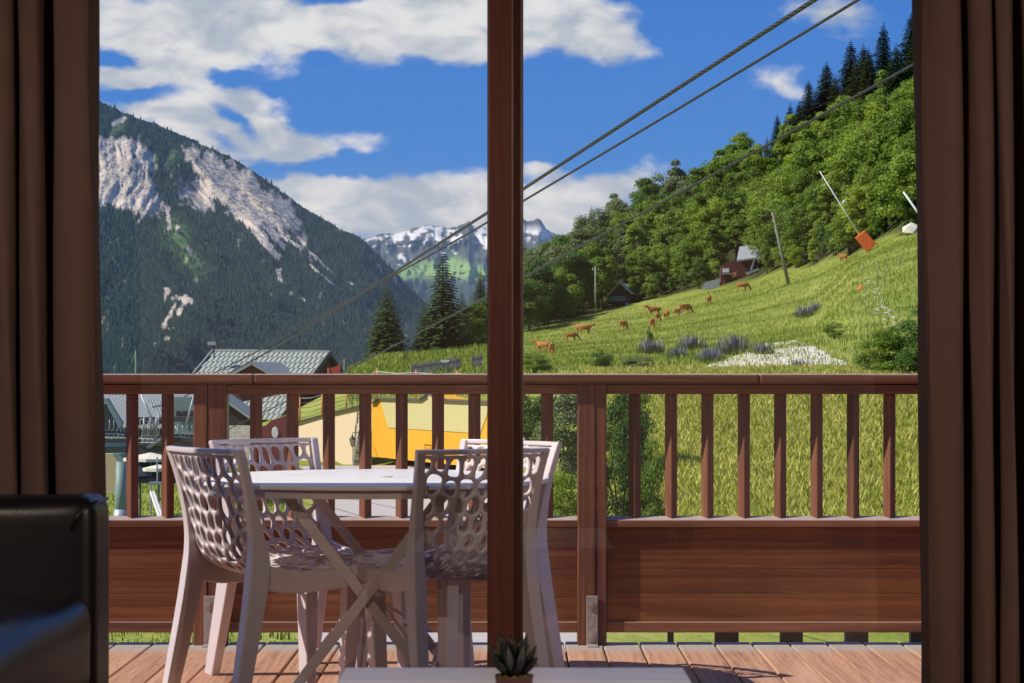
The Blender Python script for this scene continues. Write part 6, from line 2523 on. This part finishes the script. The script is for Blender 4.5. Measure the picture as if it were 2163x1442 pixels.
# ----------------------------------------------------------------------------
# houses at the meadow edge
# ----------------------------------------------------------------------------
M['chalet_wood'] = wood('chalet_wood', (.04, .025, .02), (.11, .07, .05), (.2, .14, .10), 'Z')
d = 398.0
hs = empty('chalet', P(1307, 655, d), label='small wooden chalet with a grey gable roof at the wood edge', cat='chalet')
hs.location.z = min(hs.location.z, on_ground(1307, d).z)
b = hs.location
MB().prism([Q(1283, 655, d, b), Q(1283, 632, d, b), Q(1309, 602, d, b), Q(1330, 620, d, b), Q(1330, 655, d, b)], (0, 8, 0)).build('wall', M['chalet_wood'], hs)
MB().prism([Q(1284, 632, d - .15, b), Q(1309, 604, d - .15, b), Q(1328, 620, d - .15, b), Q(1328, 628, d - .15, b)], (0, .1, 0)).build('gable_recess', M['wall_dark'], hs)
for a, c in (((1308, 598), (1276, 634)), ((1308, 598), (1336, 622))):
    p0, p1 = Vector(Q(*a, d - 1.2, b)), Vector(Q(*c, d - 1.2, b))
    MB().prism([tuple(p0), tuple(p1), tuple(p1 + Vector((2.2, 10, 0))), tuple(p0 + Vector((2.2, 10, 0)))], (0, 0, .28)).build('roof', M['steel'], hs)
MB().prism([Q(1285, 626, d - 1, b), Q(1321, 624, d - 1, b), Q(1321, 635, d - 1, b), Q(1285, 637, d - 1, b)], (0, .12, 0)).build('balcony', M['grey_wood'], hs)
for px in (1292, 1301, 1312):
    MB().prism([Q(px, 640, d - .1, b), Q(px + 5, 640, d - .1, b), Q(px + 5, 649, d - .1, b), Q(px, 649, d - .1, b)], (0, .12, 0)).build('window', M['navy'], hs)
MB().prism([Q(1286, 642, d - .2, b), Q(1291, 642, d - .2, b), Q(1291, 645, d - .2, b), Q(1286, 645, d - .2, b)], (0, .1, 0)).build('lamp', M['render_white'], hs)
MB().prism([Q(1322, 600, d + 4, b), Q(1329, 600, d + 4, b), Q(1329, 612, d + 4, b), Q(1322, 612, d + 4, b)], (0, .7, 0)).build('chimney', M['render_white'], hs)
MB().bar(Q(1325, 640, d - .4, b), Q(1327, 664, d - .4, b), .5, .5).build('post', M['render_white'], hs)
d = 388.0
h2 = empty('red_house', P(1575, 600, d), label='dark red house with a pale roof half hidden by trees', cat='house')
h2.location.z = min(h2.location.z, on_ground(1575, d).z)
b = h2.location
MB().prism([Q(1528, 604, d, b), Q(1528, 560, d, b), Q(1560, 545, d, b), Q(1602, 545, d, b), Q(1602, 600, d, b)], (0, 7, 0)).build('wall', M['rust'], h2)
MB().prism([Q(1556, 552, d - 1.5, b), Q(1606, 546, d - 1.5, b), Q(1598, 520, d + 5, b), Q(1562, 524, d + 5, b)], (0, 0, .3)).build('roof', M['steel'], h2)
MB().bar(Q(1603, 518, d - 1, b), Q(1586, 570, d - 1, b), .35, .3).build('barge_board', M['render_white'], h2)
MB().bar(Q(1603, 568, d - 1.6, b), Q(1576, 578, d - 1.6, b), .45, .6).build('canopy', M['steel'], h2)
MB().prism([Q(1526, 567, d - .2, b), Q(1540, 566, d - .2, b), Q(1540, 575, d - .2, b), Q(1526, 575, d - .2, b)], (0, .1, 0)).build('window', M['render_white'], h2)
MB().prism([Q(1520, 576, d - .5, b), Q(1546, 576, d - .5, b), Q(1546, 580, d - .5, b), Q(1520, 580, d - .5, b)], (0, .6, 0)).build('sill', M['grey_pole'], h2)
MB().prism([Q(1543, 577, d - .3, b), Q(1556, 573, d - .3, b), Q(1554, 586, d - .3, b), Q(1546, 588, d - .3, b)], (0, .1, 0)).build('shutter', M['orange_post'], h2)
MB().prism([Q(1480, 612, d - 3, b), Q(1520, 608, d - 3, b), Q(1520, 588, d - 3, b), Q(1490, 596, d - 3, b)], (0, .2, 0)).build('garden_wall', M['steel'], h2)
